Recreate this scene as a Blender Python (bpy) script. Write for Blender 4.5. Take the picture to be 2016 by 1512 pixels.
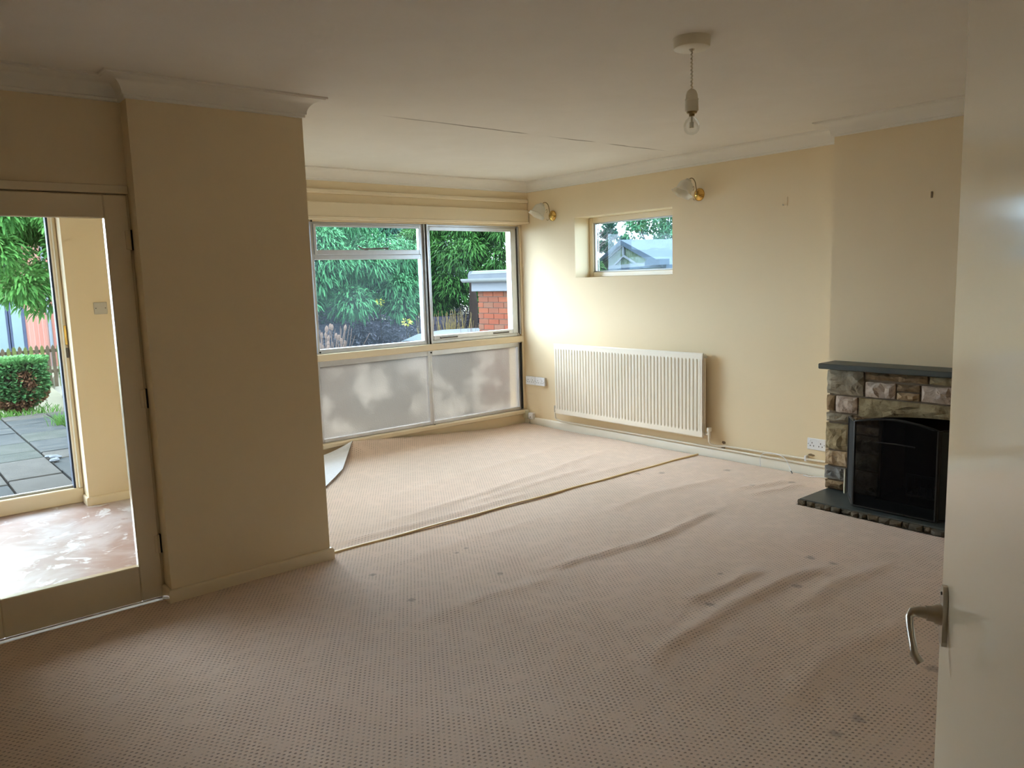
import bpy, math, random
import numpy as np
from mathutils import Matrix, Vector

for _o in list(bpy.data.objects):
    bpy.data.objects.remove(_o)
SC = bpy.context.scene
COL = SC.collection
random.seed(7)
RNG = np.random.default_rng(7)

# ------------------------------------------------------------------ camera
F_PX, YAW, PITCH, ROLL = 1528.35, 0.6921, -0.1352, -0.0309
_f = Vector((math.sin(YAW)*math.cos(PITCH), math.cos(YAW)*math.cos(PITCH), math.sin(PITCH)))
_r = Vector((math.cos(YAW), -math.sin(YAW), 0)); _u = _r.cross(_f)
_r2 = _r*math.cos(ROLL)+_u*math.sin(ROLL); _u2 = _u*math.cos(ROLL)-_r*math.sin(ROLL)
cam_d = bpy.data.cameras.new('camera'); cam = bpy.data.objects.new('camera', cam_d); COL.objects.link(cam)
cam.matrix_world = Matrix(((_r2.x, _u2.x, -_f.x, 0), (_r2.y, _u2.y, -_f.y, 0), (_r2.z, _u2.z, -_f.z, 1.5), (0, 0, 0, 1)))
cam_d.sensor_fit = 'HORIZONTAL'; cam_d.sensor_width = 36.0; cam_d.lens = 36.0*F_PX/2016.0
cam_d.clip_start = 0.02; cam_d.clip_end = 500
SC.camera = cam

# ------------------------------------------------------------------ sky and exposure
SKY = 5.0
world = bpy.data.worlds.new('overcast_sky'); SC.world = world; world.use_nodes = True
wn = world.node_tree.nodes; wl = world.node_tree.links
bg = wn['Background']
_tc = wn.new('ShaderNodeTexCoord'); _sx = wn.new('ShaderNodeSeparateXYZ'); _cr = wn.new('ShaderNodeValToRGB')
wl.new(_tc.outputs['Generated'], _sx.inputs[0]); wl.new(_sx.outputs['Z'], _cr.inputs['Fac'])
_cr.color_ramp.elements[0].position = 0.0; _cr.color_ramp.elements[0].color = (0.67, 0.84, 1.04, 1)
_cr.color_ramp.elements[1].position = 0.6; _cr.color_ramp.elements[1].color = (0.73, 0.88, 1.04, 1)
wl.new(_cr.outputs['Color'], bg.inputs['Color']); bg.inputs['Strength'].default_value = SKY

# hazy sun behind thin cloud, low over the patio side
sun_d = bpy.data.lights.new('hazy_sun', 'SUN'); sun = bpy.data.objects.new('hazy_sun', sun_d); COL.objects.link(sun)
sun_d.energy = 2.1; sun_d.angle = math.radians(48); sun_d.color = (1.0, 0.97, 0.95)
sun.rotation_euler = Vector((.26, -.86, -.42)).to_track_quat('-Z', 'Y').to_euler()

vs = SC.view_settings
vs.view_transform = 'Standard'; vs.look = 'None'; vs.gamma = 1.0; vs.use_curve_mapping = False
vs.exposure = 1.72
cy = SC.cycles
cy.use_denoising = True
cy.max_bounces = 9; cy.diffuse_bounces = 6; cy.glossy_bounces = 4; cy.transmission_bounces = 8; cy.transparent_max_bounces = 12
cy.use_adaptive_sampling = True; cy.adaptive_threshold = 0.08; cy.use_light_tree = False
cy.sample_clamp_indirect = 8.0
cy.caustics_reflective = False; cy.caustics_refractive = True

# ------------------------------------------------------------------ helpers
OFF = {}
def tag(o, label=None, cat=None, group=None, kind=None):
    if label: o['label'] = label
    if cat: o['category'] = cat
    if group: o['group'] = group
    if kind: o['kind'] = kind
    return o
def empty(name, loc, label=None, cat=None, group=None, kind=None):
    o = bpy.data.objects.new(name, None); COL.objects.link(o); o.location = loc
    o.empty_display_size = 0.05
    OFF[o] = Vector(loc)
    return tag(o, label, cat, group, kind)
def copy_tree(o, delta, label=None, parent=None):
    c = o.copy(); COL.objects.link(c); c.parent = parent
    if parent is None:
        c.location = o.location + Vector(delta)
        if label: c['label'] = label
    for ch in list(o.children): copy_tree(ch, delta, None, c)
    return c

class MB:
    def __init__(s): s.v = []; s.f = []
    def add(s, vs_, fs):
        b = len(s.v); s.v += [tuple(p) for p in vs_]; s.f += [tuple(i+b for i in f) for f in fs]; return s
    def box(s, x0, x1, y0, y1, z0, z1):
        return s.add([(x0,y0,z0),(x1,y0,z0),(x1,y1,z0),(x0,y1,z0),(x0,y0,z1),(x1,y0,z1),(x1,y1,z1),(x0,y1,z1)],
                     [(0,3,2,1),(4,5,6,7),(0,1,5,4),(1,2,6,5),(2,3,7,6),(3,0,4,7)])
    def bbox(s, x0, x1, y0, y1, z0, z1, c=0.004):
        c = min(c, (x1-x0)*.45, (y1-y0)*.45, (z1-z0)*.45)
        X=(x0,x1);Y=(y0,y1);Z=(z0,z1); vs_=[]; idx={}
        for i in (0,1):
            for j in (0,1):
                for k in (0,1):
                    sx = c if i==0 else -c; sy = c if j==0 else -c; sz = c if k==0 else -c
                    idx[i,j,k]=len(vs_)
                    vs_ += [(X[i],Y[j]+sy,Z[k]+sz),(X[i]+sx,Y[j],Z[k]+sz),(X[i]+sx,Y[j]+sy,Z[k])]
        fs=[]
        g=lambda i,j,k,a: idx[i,j,k]+a
        fs.append([g(0,0,0,0),g(0,0,1,0),g(0,1,1,0),g(0,1,0,0)]); fs.append([g(1,0,0,0),g(1,1,0,0),g(1,1,1,0),g(1,0,1,0)])
        fs.append([g(0,0,0,1),g(1,0,0,1),g(1,0,1,1),g(0,0,1,1)]); fs.append([g(0,1,0,1),g(0,1,1,1),g(1,1,1,1),g(1,1,0,1)])
        fs.append([g(0,0,0,2),g(0,1,0,2),g(1,1,0,2),g(1,0,0,2)]); fs.append([g(0,0,1,2),g(1,0,1,2),g(1,1,1,2),g(0,1,1,2)])
        for i in (0,1):
            for j in (0,1): fs.append([g(i,j,0,0),g(i,j,1,0),g(i,j,1,1),g(i,j,0,1)])
            for k in (0,1): fs.append([g(i,0,k,0),g(i,1,k,0),g(i,1,k,2),g(i,0,k,2)])
        for j in (0,1):
            for k in (0,1): fs.append([g(0,j,k,1),g(1,j,k,1),g(1,j,k,2),g(0,j,k,2)])
        for i in (0,1):
            for j in (0,1):
                for k in (0,1): fs.append([g(i,j,k,0),g(i,j,k,1),g(i,j,k,2)])
        return s.add(vs_, fs)
    def prism(s, poly, axis, a, b):
        # poly: 2D points; axis: 'x','y','z' extrusion axis
        n=len(poly); vs_=[]
        for t in (a,b):
            for p,q in poly:
                vs_.append({'x':(t,p,q),'y':(p,t,q),'z':(p,q,t)}[axis])
        fs=[tuple(range(n))[::-1],tuple(range(n,2*n))]+[(i,(i+1)%n,n+(i+1)%n,n+i) for i in range(n)]
        return s.add(vs_,fs)
    def tube(s, pts, r, n=10, caps=True):
        pts=[Vector(p) for p in pts]; rr = r if isinstance(r,(list,tuple)) else [r]*len(pts)
        rings=[]; prev=None
        for i,p in enumerate(pts):
            d=(pts[min(i+1,len(pts)-1)]-pts[max(i-1,0)]).normalized()
            if prev is None:
                a=Vector((0,0,1)) if abs(d.z)<.9 else Vector((1,0,0))
                nrm=d.cross(a).normalized()
            else: nrm=(prev-d*prev.dot(d)).normalized()
            prev=nrm; bn=d.cross(nrm)
            rings.append([p+nrm*math.cos(2*math.pi*k/n)*rr[i]+bn*math.sin(2*math.pi*k/n)*rr[i] for k in range(n)])
        vs_=[q for R in rings for q in R]; fs=[]
        for i in range(len(rings)-1):
            for k in range(n): fs.append((i*n+k,i*n+(k+1)%n,(i+1)*n+(k+1)%n,(i+1)*n+k))
        if caps: fs += [tuple(range(n))[::-1], tuple(range((len(rings)-1)*n,len(rings)*n))]
        return s.add(vs_,fs)
    def lathe(s, prof, c, axis=(0,0,1), n=20, scallop=None):
        # prof: list of (radius, height along axis)
        ax=Vector(axis).normalized(); a=Vector((0,0,1)) if abs(ax.z)<.9 else Vector((1,0,0))
        u=ax.cross(a).normalized(); w=ax.cross(u); c=Vector(c); vs_=[]; fs=[]
        for j,(r,h) in enumerate(prof):
            for k in range(n):
                t=2*math.pi*k/n; q=r
                if scallop: q=r*(1+scallop(j,t))
                vs_.append(c+ax*h+u*(q*math.cos(t))+w*(q*math.sin(t)))
        for j in range(len(prof)-1):
            for k in range(n): fs.append((j*n+k,j*n+(k+1)%n,(j+1)*n+(k+1)%n,(j+1)*n+k))
        return s.add(vs_,fs)
    def sweep(s, path, prof, closed=False):
        # plan path (x,y), profile (d,z), d to the right of travel
        n=len(path); P=[Vector(p) for p in path]; vs_=[]; m=len(prof)
        for i in range(n):
            d0 = (P[i]-P[i-1]) if (closed or i>0) else (P[1]-P[0])
            d1 = (P[(i+1)%n]-P[i]) if (closed or i<n-1) else (P[-1]-P[-2])
            d0.normalize(); d1.normalize()
            n0=Vector((d0.y,-d0.x)); n1=Vector((d1.y,-d1.x))
            mt=(n0+n1); mt=mt/max(1e-6,1+n0.dot(n1))
            for d,z in prof: vs_.append((P[i].x+mt.x*d,P[i].y+mt.y*d,z))
        fs=[]
        for i in range(n if closed else n-1):
            j=(i+1)%n
            for k in range(m-1): fs.append((i*m+k,i*m+k+1,j*m+k+1,j*m+k))
        if not closed: fs += [tuple(range(m)), tuple(range((n-1)*m,n*m))[::-1]]
        return s.add(vs_,fs)
    def build(s, name, mat, parent=None, smooth=False, label=None, cat=None, group=None, kind=None, origin=None, uv=None):
        me=bpy.data.meshes.new(name)
        if parent is not None: off=OFF[parent]
        else:
            A=np.array(s.v,float); mn=A.min(0); mx=A.max(0)
            off=Vector(((mn[0]+mx[0])/2,(mn[1]+mx[1])/2,mn[2])) if origin is None else Vector(origin)
        me.from_pydata([(p[0]-off.x,p[1]-off.y,p[2]-off.z) for p in s.v],[],s.f); me.validate()
        import bmesh
        bm=bmesh.new(); bm.from_mesh(me); bmesh.ops.recalc_face_normals(bm,faces=bm.faces); bm.to_mesh(me); bm.free()
        if smooth:
            me.polygons.foreach_set('use_smooth',[True]*len(me.polygons))
            try: me.set_sharp_from_angle(angle=math.radians(40))
            except Exception: pass
        if mat: me.materials.append(mat)
        o=bpy.data.objects.new(name,me); COL.objects.link(o)
        if parent is None: o.location=off
        else: o.parent=parent
        OFF[o]=off
        return tag(o,label,cat,group,kind)

def np_mesh(name, V, Fq, mat, parent=None, smooth=False, attr=None, origin=None):
    """large mesh from numpy: V (n,3) world, Fq (m,4) quads or (m,3)"""
    off = OFF[parent] if parent is not None else Vector(origin if origin is not None else (0,0,0))
    me=bpy.data.meshes.new(name); V=V-np.array(off)
    k=Fq.shape[1]
    me.vertices.add(len(V)); me.vertices.foreach_set('co',V.astype(np.float32).ravel())
    me.loops.add(Fq.size); me.loops.foreach_set('vertex_index',Fq.astype(np.int32).ravel())
    me.polygons.add(len(Fq)); me.polygons.foreach_set('loop_start',np.arange(0,Fq.size,k,dtype=np.int32))
    me.polygons.foreach_set('loop_total',np.full(len(Fq),k,dtype=np.int32))
    if smooth: me.polygons.foreach_set('use_smooth',np.ones(len(Fq),dtype=bool))
    me.update(calc_edges=True); me.validate()
    if attr is not None:
        at=me.attributes.new('tint','FLOAT','POINT'); at.data.foreach_set('value',attr.astype(np.float32))
    me.materials.append(mat)
    o=bpy.data.objects.new(name,me); COL.objects.link(o)
    if parent is not None: o.parent=parent
    else: o.location=off
    OFF[o]=off
    return o

# ------------------------------------------------------------------ materials
class NG:
    def __init__(s,name):
        s.m=bpy.data.materials.new(name); s.m.use_nodes=True; s.t=s.m.node_tree; s.n=s.t.nodes; s.l=s.t.links
        s.b=s.n['Principled BSDF']; s.out=s.n['Material Output']; s._pos=None
    def node(s,t,**k):
        q=s.n.new(t)
        for a,b in k.items(): setattr(q,a,b)
        return q
    def pos(s):
        if s._pos is None: s._pos=s.node('ShaderNodeNewGeometry').outputs['Position']
        return s._pos
    def set(s,sock,v):
        if isinstance(v,bpy.types.NodeSocket): s.l.new(v,sock)
        else:
            if sock.type=='RGBA' and len(v)==3: v=(*v,1)
            sock.default_value=v
    def math(s,op,a,b=0.0,c=0.0):
        q=s.node('ShaderNodeMath',operation=op); s.set(q.inputs[0],a); s.set(q.inputs[1],b); s.set(q.inputs[2],c); return q.outputs[0]
    def mix(s,f,a,b):
        q=s.node('ShaderNodeMix',data_type='RGBA'); s.set(q.inputs[0],f); s.set(q.inputs[6],a); s.set(q.inputs[7],b); return q.outputs[2]
    def noise(s,scale,detail=4,rough=.55,vec=None,dist=0.0):
        q=s.node('ShaderNodeTexNoise'); q.inputs['Scale'].default_value=scale; q.inputs['Detail'].default_value=detail
        q.inputs['Roughness'].default_value=rough; q.inputs['Distortion'].default_value=dist
        s.l.new(vec if vec is not None else s.pos(),q.inputs['Vector']); return q.outputs['Fac']
    def voro(s,scale,feature='F1',vec=None):
        q=s.node('ShaderNodeTexVoronoi',feature=feature); q.inputs['Scale'].default_value=scale
        s.l.new(vec if vec is not None else s.pos(),q.inputs['Vector']); return q.outputs
    def ramp(s,f,a,b):
        q=s.node('ShaderNodeMapRange',interpolation_type='SMOOTHSTEP'); s.set(q.inputs[0],f); q.inputs[1].default_value=a; q.inputs[2].default_value=b; return q.outputs[0]
    def scalevec(s,v):
        q=s.node('ShaderNodeMapping'); s.l.new(s.pos(),q.inputs[0]); q.inputs['Scale'].default_value=v; return q.outputs[0]
    def bump(s,h,strength=.3,dist=.01):
        q=s.node('ShaderNodeBump'); q.inputs['Strength'].default_value=strength; q.inputs['Distance'].default_value=dist
        s.l.new(h,q.inputs['Height']); s.l.new(q.outputs[0],s.b.inputs['Normal']); return q
    def base(s,c): s.set(s.b.inputs['Base Color'],c)
    def p(s,**k):
        for a,b in k.items(): s.set(s.b.inputs[a.replace('_',' ')],b)
def simple(name,c,rough=.5,metal=0.0,var=.06,scale=6.0,bump=0.0,bscale=60,spec=.5,bdist=.003):
    g=NG(name); lo=tuple(x*(1-var) for x in c); hi=tuple(min(1,x*(1+var)) for x in c)
    g.base(g.mix(g.noise(scale),lo,hi)); g.p(Roughness=rough,Metallic=metal); g.b.inputs['Specular IOR Level'].default_value=spec
    if bump: g.bump(g.noise(bscale,3),bump,bdist)
    return g.m

M={}
M['wall']=simple('cream_wall_paint',(.80,.665,.455),.75,var=.025,scale=2.0,bump=.12,bscale=90,spec=.25)
M['gloss']=simple('cream_gloss_paint',(.80,.68,.485),.22,var=.02,scale=3.0,bump=.04,bscale=25)
M['gloss_door']=simple('cream_gloss_door_paint',(.88,.755,.555),.12,var=.02,scale=3.0,bump=.02,bscale=12,spec=.8)
M['white_gloss']=simple('white_gloss_paint',(.82,.78,.68),.3,var=.02)
g=NG('ceiling_paint')
_n=g.noise(3.2,6,.6,dist=.4); g.base(g.mix(_n,(.76,.72,.66),(.84,.81,.76)))
_p=g.node('ShaderNodeSeparateXYZ'); g.l.new(g.pos(),_p.inputs[0])
_wob=g.math('MULTIPLY',g.math('SUBTRACT',g.noise(2.2,5),.5),.05)
_d=g.math('ABSOLUTE',g.math('SUBTRACT',g.math('SUBTRACT',_p.outputs['Y'],3.93),_wob))
_crk=g.math('SUBTRACT',1.0,g.ramp(_d,.004,.016))
_brk=g.ramp(g.noise(1.6,3),.36,.5)
_rng=g.math('MULTIPLY',g.ramp(_p.outputs['X'],2.3,2.7),g.math('SUBTRACT',1.0,g.ramp(_p.outputs['X'],4.6,4.95)))
_crk=g.math('MULTIPLY',g.math('MULTIPLY',_crk,_brk),_rng)
g.base(g.mix(g.math('MULTIPLY',_crk,.85),g.mix(_n,(.76,.72,.66),(.84,.81,.76)),(.22,.19,.15)))
g.p(Roughness=.85); g.b.inputs['Specular IOR Level'].default_value=.15
_h=g.math('SUBTRACT',g.math('MULTIPLY',g.noise(9,6,.7),.6),g.math('MULTIPLY',_crk,.8))
g.bump(_h,.45,.008); M['ceiling']=g.m
M['cornice']=simple('cornice_paint',(.82,.79,.73),.7,var=.02,spec=.2)

# carpet: staggered dark loop dots, stains, fine loop relief
def carpet_mat():
    g=NG('beige_loop_carpet'); sp=g.node('ShaderNodeSeparateXYZ'); g.l.new(g.pos(),sp.inputs[0]); x,y=sp.outputs['X'],sp.outputs['Y']
    wob=g.math('MULTIPLY',g.math('SUBTRACT',g.noise(5,2),.5),.012)
    x=g.math('ADD',x,wob); y=g.math('ADD',y,wob)
    py=.0165; px=.021
    row=g.math('FLOOR',g.math('DIVIDE',y,py))
    odd=g.math('MULTIPLY',g.math('FLOORED_MODULO',row,2.0),.5)
    fx=g.math('SUBTRACT',g.math('FRACT',g.math('ADD',g.math('DIVIDE',x,px),odd)),.5)
    fy=g.math('SUBTRACT',g.math('FRACT',g.math('DIVIDE',y,py)),.5)
    r=g.math('SQRT',g.math('ADD',g.math('MULTIPLY',fx,fx),g.math('MULTIPLY',fy,fy)))
    dot=g.math('SUBTRACT',1.0,g.ramp(r,.13,.30))
    fine=g.noise(420,2,.6); blot=g.noise(1.3,5,.6)
    dotw=g.math('MULTIPLY',dot,g.ramp(g.noise(14,3),.25,.6))
    base=g.mix(fine,(.57,.425,.32),(.76,.58,.455))
    base=g.mix(g.ramp(blot,.35,.7),base,g.mix(fine,(.63,.46,.35),(.79,.595,.47)))
    c=g.mix(g.math('MULTIPLY',dotw,.7),base,(.16,.105,.07))
    st=[(1.869,3.421,.022),(2.342,2.97,.025),(1.835,3.001,.025),(2.367,3.375,.016),(3.649,2.013,.03),(4.909,2.855,.035),(3.658,1.894,.03),(3.256,1.857,.03),
        (2.793,2.017,.03),(2.402,1.141,.03),(2.269,1.146,.03),(2.907,1.106,.035),(4.485,3.677,.03),(4.878,3.371,.035),(4.637,3.004,.03),(3.133,2.197,.02),(4.35,3.8,.03),(2.45,3.4,.018)]
    tot=None; jit=g.math('MULTIPLY',g.math('SUBTRACT',g.noise(38,3),.5),.05)
    for sx,sy,sr in st:
        dx=g.math('SUBTRACT',sp.outputs['X'],sx); dy=g.math('SUBTRACT',sp.outputs['Y'],sy)
        d=g.math('ADD',g.math('SQRT',g.math('ADD',g.math('MULTIPLY',dx,dx),g.math('MULTIPLY',dy,dy))),jit)
        w=g.math('SUBTRACT',1.0,g.ramp(d,sr*.35,sr))
        tot=w if tot is None else g.math('MAXIMUM',tot,w)
    c=g.mix(g.math('MULTIPLY',tot,.5),c,(.15,.10,.07))
    g.base(c); g.p(Roughness=.95); g.b.inputs['Specular IOR Level'].default_value=.1
    g.b.inputs['Sheen Weight'].default_value=.35
    h=g.math('SUBTRACT',g.math('MULTIPLY',fine,.5),g.math('MULTIPLY',dotw,.9)); g.bump(h,.5,.004)
    return g.m
M['carpet']=carpet_mat()
M['carpet_edge']=simple('carpet_cut_edge',(.25,.19,.14),.95)
M['backing']=simple('carpet_backing',(.78,.80,.84),.9,var=.08,scale=40,spec=.1)
M['seam']=simple('seam_tape',(.78,.58,.30),.45,var=.15,scale=9)
g=NG('porch_screed'); n1=g.noise(2.2,7,.62,dist=.6); n2=g.noise(5.5,6,.65,dist=.8)
c=g.mix(g.ramp(n1,.38,.62),(.36,.24,.21),(.52,.46,.47)); c=g.mix(g.ramp(n2,.55,.62),c,(.70,.69,.72))
c=g.mix(g.math('MULTIPLY',g.ramp(g.noise(9,4),.66,.72),.6),c,(.30,.17,.13)); g.base(c); g.p(Roughness=.3); g.bump(n2,.1,.003); M['screed']=g.m
M['slab']=simple('floor_slab',(.45,.42,.38),.9)
M['alu']=simple('mill_aluminium',(.62,.63,.65),.38,.85,var=.08,scale=20,bump=.05,bscale=200)
M['alu_dirty']=simple('weathered_aluminium',(.48,.48,.48),.5,.6,var=.2,scale=30)
M['gasket']=simple('black_gasket',(.015,.014,.013),.7)
M['steel']=simple('satin_steel',(.50,.46,.40),.3,.9,var=.08,scale=40)
M['dark_metal']=simple('oxidised_metal',(.14,.125,.11),.5,.7,var=.2,scale=50)
M['brass']=simple('polished_brass',(.72,.46,.13),.16,1.0,var=.08,scale=30)
M['bronze']=simple('antique_brass',(.28,.20,.09),.3,.9,var=.1,scale=30)
M['plastic']=simple('white_plastic',(.80,.82,.86),.35,var=.015)
M['plastic_old']=simple('ivory_plastic',(.76,.74,.60),.4,var=.02)
M['plastic_grey']=simple('grey_plastic',(.52,.48,.40),.45,var=.02)
M['plastic_cream']=simple('cream_plastic',(.80,.75,.63),.4,var=.02)
M['black']=simple('black_plastic',(.02,.02,.02),.5)
M['rad']=simple('radiator_enamel',(.82,.765,.66),.32,var=.015)
M['pipe']=simple('painted_pipe',(.80,.74,.63),.35,var=.02)
M['hole']=simple('broken_plaster',(.20,.13,.07),.95,var=.3,scale=60,bump=.6,bscale=120)
M['slate']=simple('dark_slate',(.055,.068,.068),.42,var=.25,scale=14,bump=.2,bscale=50)
M['soot']=simple('sooty_brick',(.018,.013,.010),.95,var=.4,scale=20,bump=.5,bscale=40)
M['iron']=simple('black_iron',(.012,.012,.012),.45,.4,var=.2)
M['mortar']=simple('dark_mortar',(.20,.155,.11),.95,var=.2,scale=30,bump=.6,bscale=120)
def stone(name,a,b,c3):
    g=NG(name); n1=g.noise(9,7,.62,dist=1.0); n2=g.noise(22,6,.7,dist=.6)
    col=g.mix(g.ramp(n1,.36,.66),a,b); col=g.mix(g.ramp(n2,.56,.72),col,c3); g.base(col); g.p(Roughness=.9); g.b.inputs['Specular IOR Level'].default_value=.2
    g.bump(g.math('ADD',n1,g.math('MULTIPLY',n2,.5)),.9,.015); return g.m
M['stone_grey']=stone('grey_stone',(0.237,0.206,0.150),(0.388,0.338,0.256),(0.112,0.088,0.056))
M['stone_pink']=stone('pale_pink_stone',(0.413,0.325,0.263),(0.650,0.550,0.463),(0.213,0.150,0.100))
M['stone_brown']=stone('brown_stone',(0.188,0.125,0.069),(0.338,0.237,0.138),(0.100,0.062,0.037))
M['stone_gold']=stone('golden_stone',(0.425,0.300,0.175),(0.575,0.450,0.300),(0.213,0.125,0.062))
M['stone_olive']=stone('olive_stone',(0.250,0.194,0.106),(0.425,0.350,0.213),(0.125,0.081,0.037))
M['stone_blue']=stone('blue_grey_stone',(0.163,0.163,0.163),(0.312,0.312,0.300),(0.075,0.075,0.075))

M['edge_slate']=stone('hewn_slate_edge',(.10,.09,.07),(.17,.15,.12),(.05,.04,.03))
M['edge_slate_b']=stone('hewn_brown_edge',(.12,.095,.065),(.20,.165,.12),(.06,.045,.03))

def glass_mat(name,tint=(.96,.98,.98),dirt=.02,dcol=(.8,.9,.95),dscale=3.0,patch=None,refl=1.0):
    g=NG(name); g.n.remove(g.b)
    tr=g.node('ShaderNodeBsdfTransparent'); tr.inputs[0].default_value=(*tint,1)
    gl=g.node('ShaderNodeBsdfGlossy'); gl.inputs['Roughness'].default_value=.0
    fr=g.node('ShaderNodeFresnel'); fr.inputs['IOR'].default_value=1.45
    m1=g.node('ShaderNodeMixShader'); g.l.new(g.math('MULTIPLY',fr.outputs[0],.5*refl),m1.inputs[0]); g.l.new(tr.outputs[0],m1.inputs[1]); g.l.new(gl.outputs[0],m1.inputs[2])
    df=g.node('ShaderNodeBsdfTranslucent'); df.inputs[0].default_value=(*dcol,1)
    m2=g.node('ShaderNodeMixShader'); g.l.new(g.math('MULTIPLY',g.ramp(g.noise(dscale,4),.2,.8),dirt*2),m2.inputs[0])
    g.l.new(m1.outputs[0],m2.inputs[1]); g.l.new(df.outputs[0],m2.inputs[2]); g.l.new(m2.outputs[0],g.out.inputs[0]); return g.m
M['glass']=glass_mat('window_glass',dirt=.001,refl=.05)
M['glass_misty']=glass_mat('misted_window_glass',tint=(.90,.96,.97),dirt=.006,dcol=(.75,.9,1.0),dscale=1.4,refl=.2)
M['glass_clear']=glass_mat('clear_glass',dirt=.0,refl=.5)
g=NG('obscured_glass'); g.n.remove(g.b)
_rf=g.node('ShaderNodeBsdfRefraction'); _rf.inputs['Roughness'].default_value=.42; _rf.inputs['IOR'].default_value=1.06; _rf.inputs['Color'].default_value=(.435,.40,.36,1)
_tl=g.node('ShaderNodeBsdfTranslucent'); _tl.inputs[0].default_value=(.345,.315,.275,1)
_gl=g.node('ShaderNodeBsdfGlossy'); _gl.inputs['Roughness'].default_value=.25
_bp=g.node('ShaderNodeBump'); _bp.inputs['Strength'].default_value=.6; _bp.inputs['Distance'].default_value=.004
_vo=g.voro(75)['Distance']; g.l.new(_vo,_bp.inputs['Height'])
for q in (_rf,_gl): g.l.new(_bp.outputs[0],q.inputs['Normal'])
_m1=g.node('ShaderNodeMixShader'); g.l.new(g.math('ADD',.22,g.math('MULTIPLY',g.ramp(g.noise(2.3,4),.45,.65),.25)),_m1.inputs[0]); g.l.new(_rf.outputs[0],_m1.inputs[1]); g.l.new(_tl.outputs[0],_m1.inputs[2])
_m2=g.node('ShaderNodeMixShader'); _m2.inputs[0].default_value=.04; g.l.new(_m1.outputs[0],_m2.inputs[1]); g.l.new(_gl.outputs[0],_m2.inputs[2]); g.l.new(_m2.outputs[0],g.out.inputs[0])
M['obscured']=g.m
g=NG('frosted_shade_glass'); g.p(Roughness=.35); g.base((.86,.82,.72)); g.b.inputs['Transmission Weight'].default_value=.35; g.b.inputs['Alpha'].default_value=.7; g.bump(g.noise(160,2),.3,.002); M['shade']=g.m
def mesh_mat(name,op,c):
    g=NG(name); g.n.remove(g.b); tr=g.node('ShaderNodeBsdfTransparent'); df=g.node('ShaderNodeBsdfDiffuse'); df.inputs[0].default_value=(*c,1)
    m=g.node('ShaderNodeMixShader'); m.inputs[0].default_value=op; g.l.new(tr.outputs[0],m.inputs[1]); g.l.new(df.outputs[0],m.inputs[2]); g.l.new(m.outputs[0],g.out.inputs[0]); return g.m
M['spark_mesh']=mesh_mat('fine_black_mesh',.62,(.010,.010,.011))
M['spark_mesh_side']=mesh_mat('dusty_sheen_mesh',.9,(.055,.06,.062))  # dusty side mesh, its grazing sheen painted in as a paler, denser grey

def leaf_mat(name,a,b,c3,trans=.15):
    g=NG(name); at=g.node('ShaderNodeAttribute'); at.attribute_name='tint'
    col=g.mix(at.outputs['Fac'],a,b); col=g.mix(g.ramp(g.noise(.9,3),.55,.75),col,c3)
    g.base(col); g.p(Roughness=.6); g.b.inputs['Specular IOR Level'].default_value=.08
    tl=g.node('ShaderNodeBsdfTranslucent'); g.l.new(col,tl.inputs[0])
    m=g.node('ShaderNodeMixShader'); m.inputs[0].default_value=trans; g.l.new(g.b.outputs[0],m.inputs[1]); g.l.new(tl.outputs[0],m.inputs[2]); g.l.new(m.outputs[0],g.out.inputs[0]); return g.m
M['leaf_bright']=leaf_mat('bright_conifer_leaf',(.010,.042,.008),(.034,.10,.018),(.025,.075,.014),.2)
M['leaf_garden']=leaf_mat('garden_conifer_leaf',(.035,.11,.025),(.13,.30,.07),(.07,.19,.04),.35)
M['leaf_conifer']=leaf_mat('conifer_leaf',(.018,.07,.028),(.05,.15,.055),(.03,.10,.04))
M['leaf_dark']=leaf_mat('dark_conifer_leaf',(.012,.045,.030),(.03,.085,.055),(.02,.06,.045))
M['leaf_bush']=leaf_mat('clipped_bush_leaf',(.016,.06,.020),(.09,.20,.06),(.035,.11,.03))
M['leaf_rust']=leaf_mat('rusty_bush_leaf',(.07,.03,.018),(.17,.085,.035),(.10,.05,.03))
M['leaf_far']=leaf_mat('distant_leaf',(.03,.10,.05),(.07,.17,.08),(.12,.2,.04))
M['bark']=simple('dark_bark',(.014,.010,.008),.95,var=.3,scale=20,bump=.6,bscale=60,spec=.04)
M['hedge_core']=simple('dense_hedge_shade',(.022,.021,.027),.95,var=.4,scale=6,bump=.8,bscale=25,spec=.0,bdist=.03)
M['twig']=simple('bare_twig',(.055,.045,.045),.9,var=.3,scale=10,spec=.04)
M['dry']=simple('dry_stalk',(.10,.062,.046),.9,var=.35,scale=5,spec=.04)
M['straw']=simple('straw_grass',(.10,.075,.03),.9,var=.35,scale=5,spec=.04)
M['grass']=simple('green_grass',(.05,.11,.02),.9,var=.3,scale=6,spec=.04)
M['petal']=simple('yellow_leaf',(.30,.30,.02),.8)
M['drive']=simple('pale_drive',(.15,.135,.105),.95,var=.2,scale=1.2,bump=.3,bscale=40,spec=.04)
M['soil']=simple('soil',(.10,.09,.06),.95,var=.4,scale=3.5,bump=.5,bscale=20,spec=.04)
def slab_mat(name,a,b):
    g=NG(name); n=g.noise(5,6,.6,vec=g.scalevec((1,2.6,1)),dist=.6); g.base(g.mix(g.ramp(n,.35,.68),a,b)); g.p(Roughness=.85); g.b.inputs['Specular IOR Level'].default_value=.06; g.bump(n,.25,.006); return g.m
M['paving_blue']=slab_mat('blue_grey_flag',(.022,.024,.024),(.039,.038,.036))
M['paving_buff']=slab_mat('buff_flag',(.038,.034,.029),(.052,.046,.040))
M['paving_green']=slab_mat('greenish_flag',(.025,.0275,.022),(.042,.041,.036))
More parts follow.
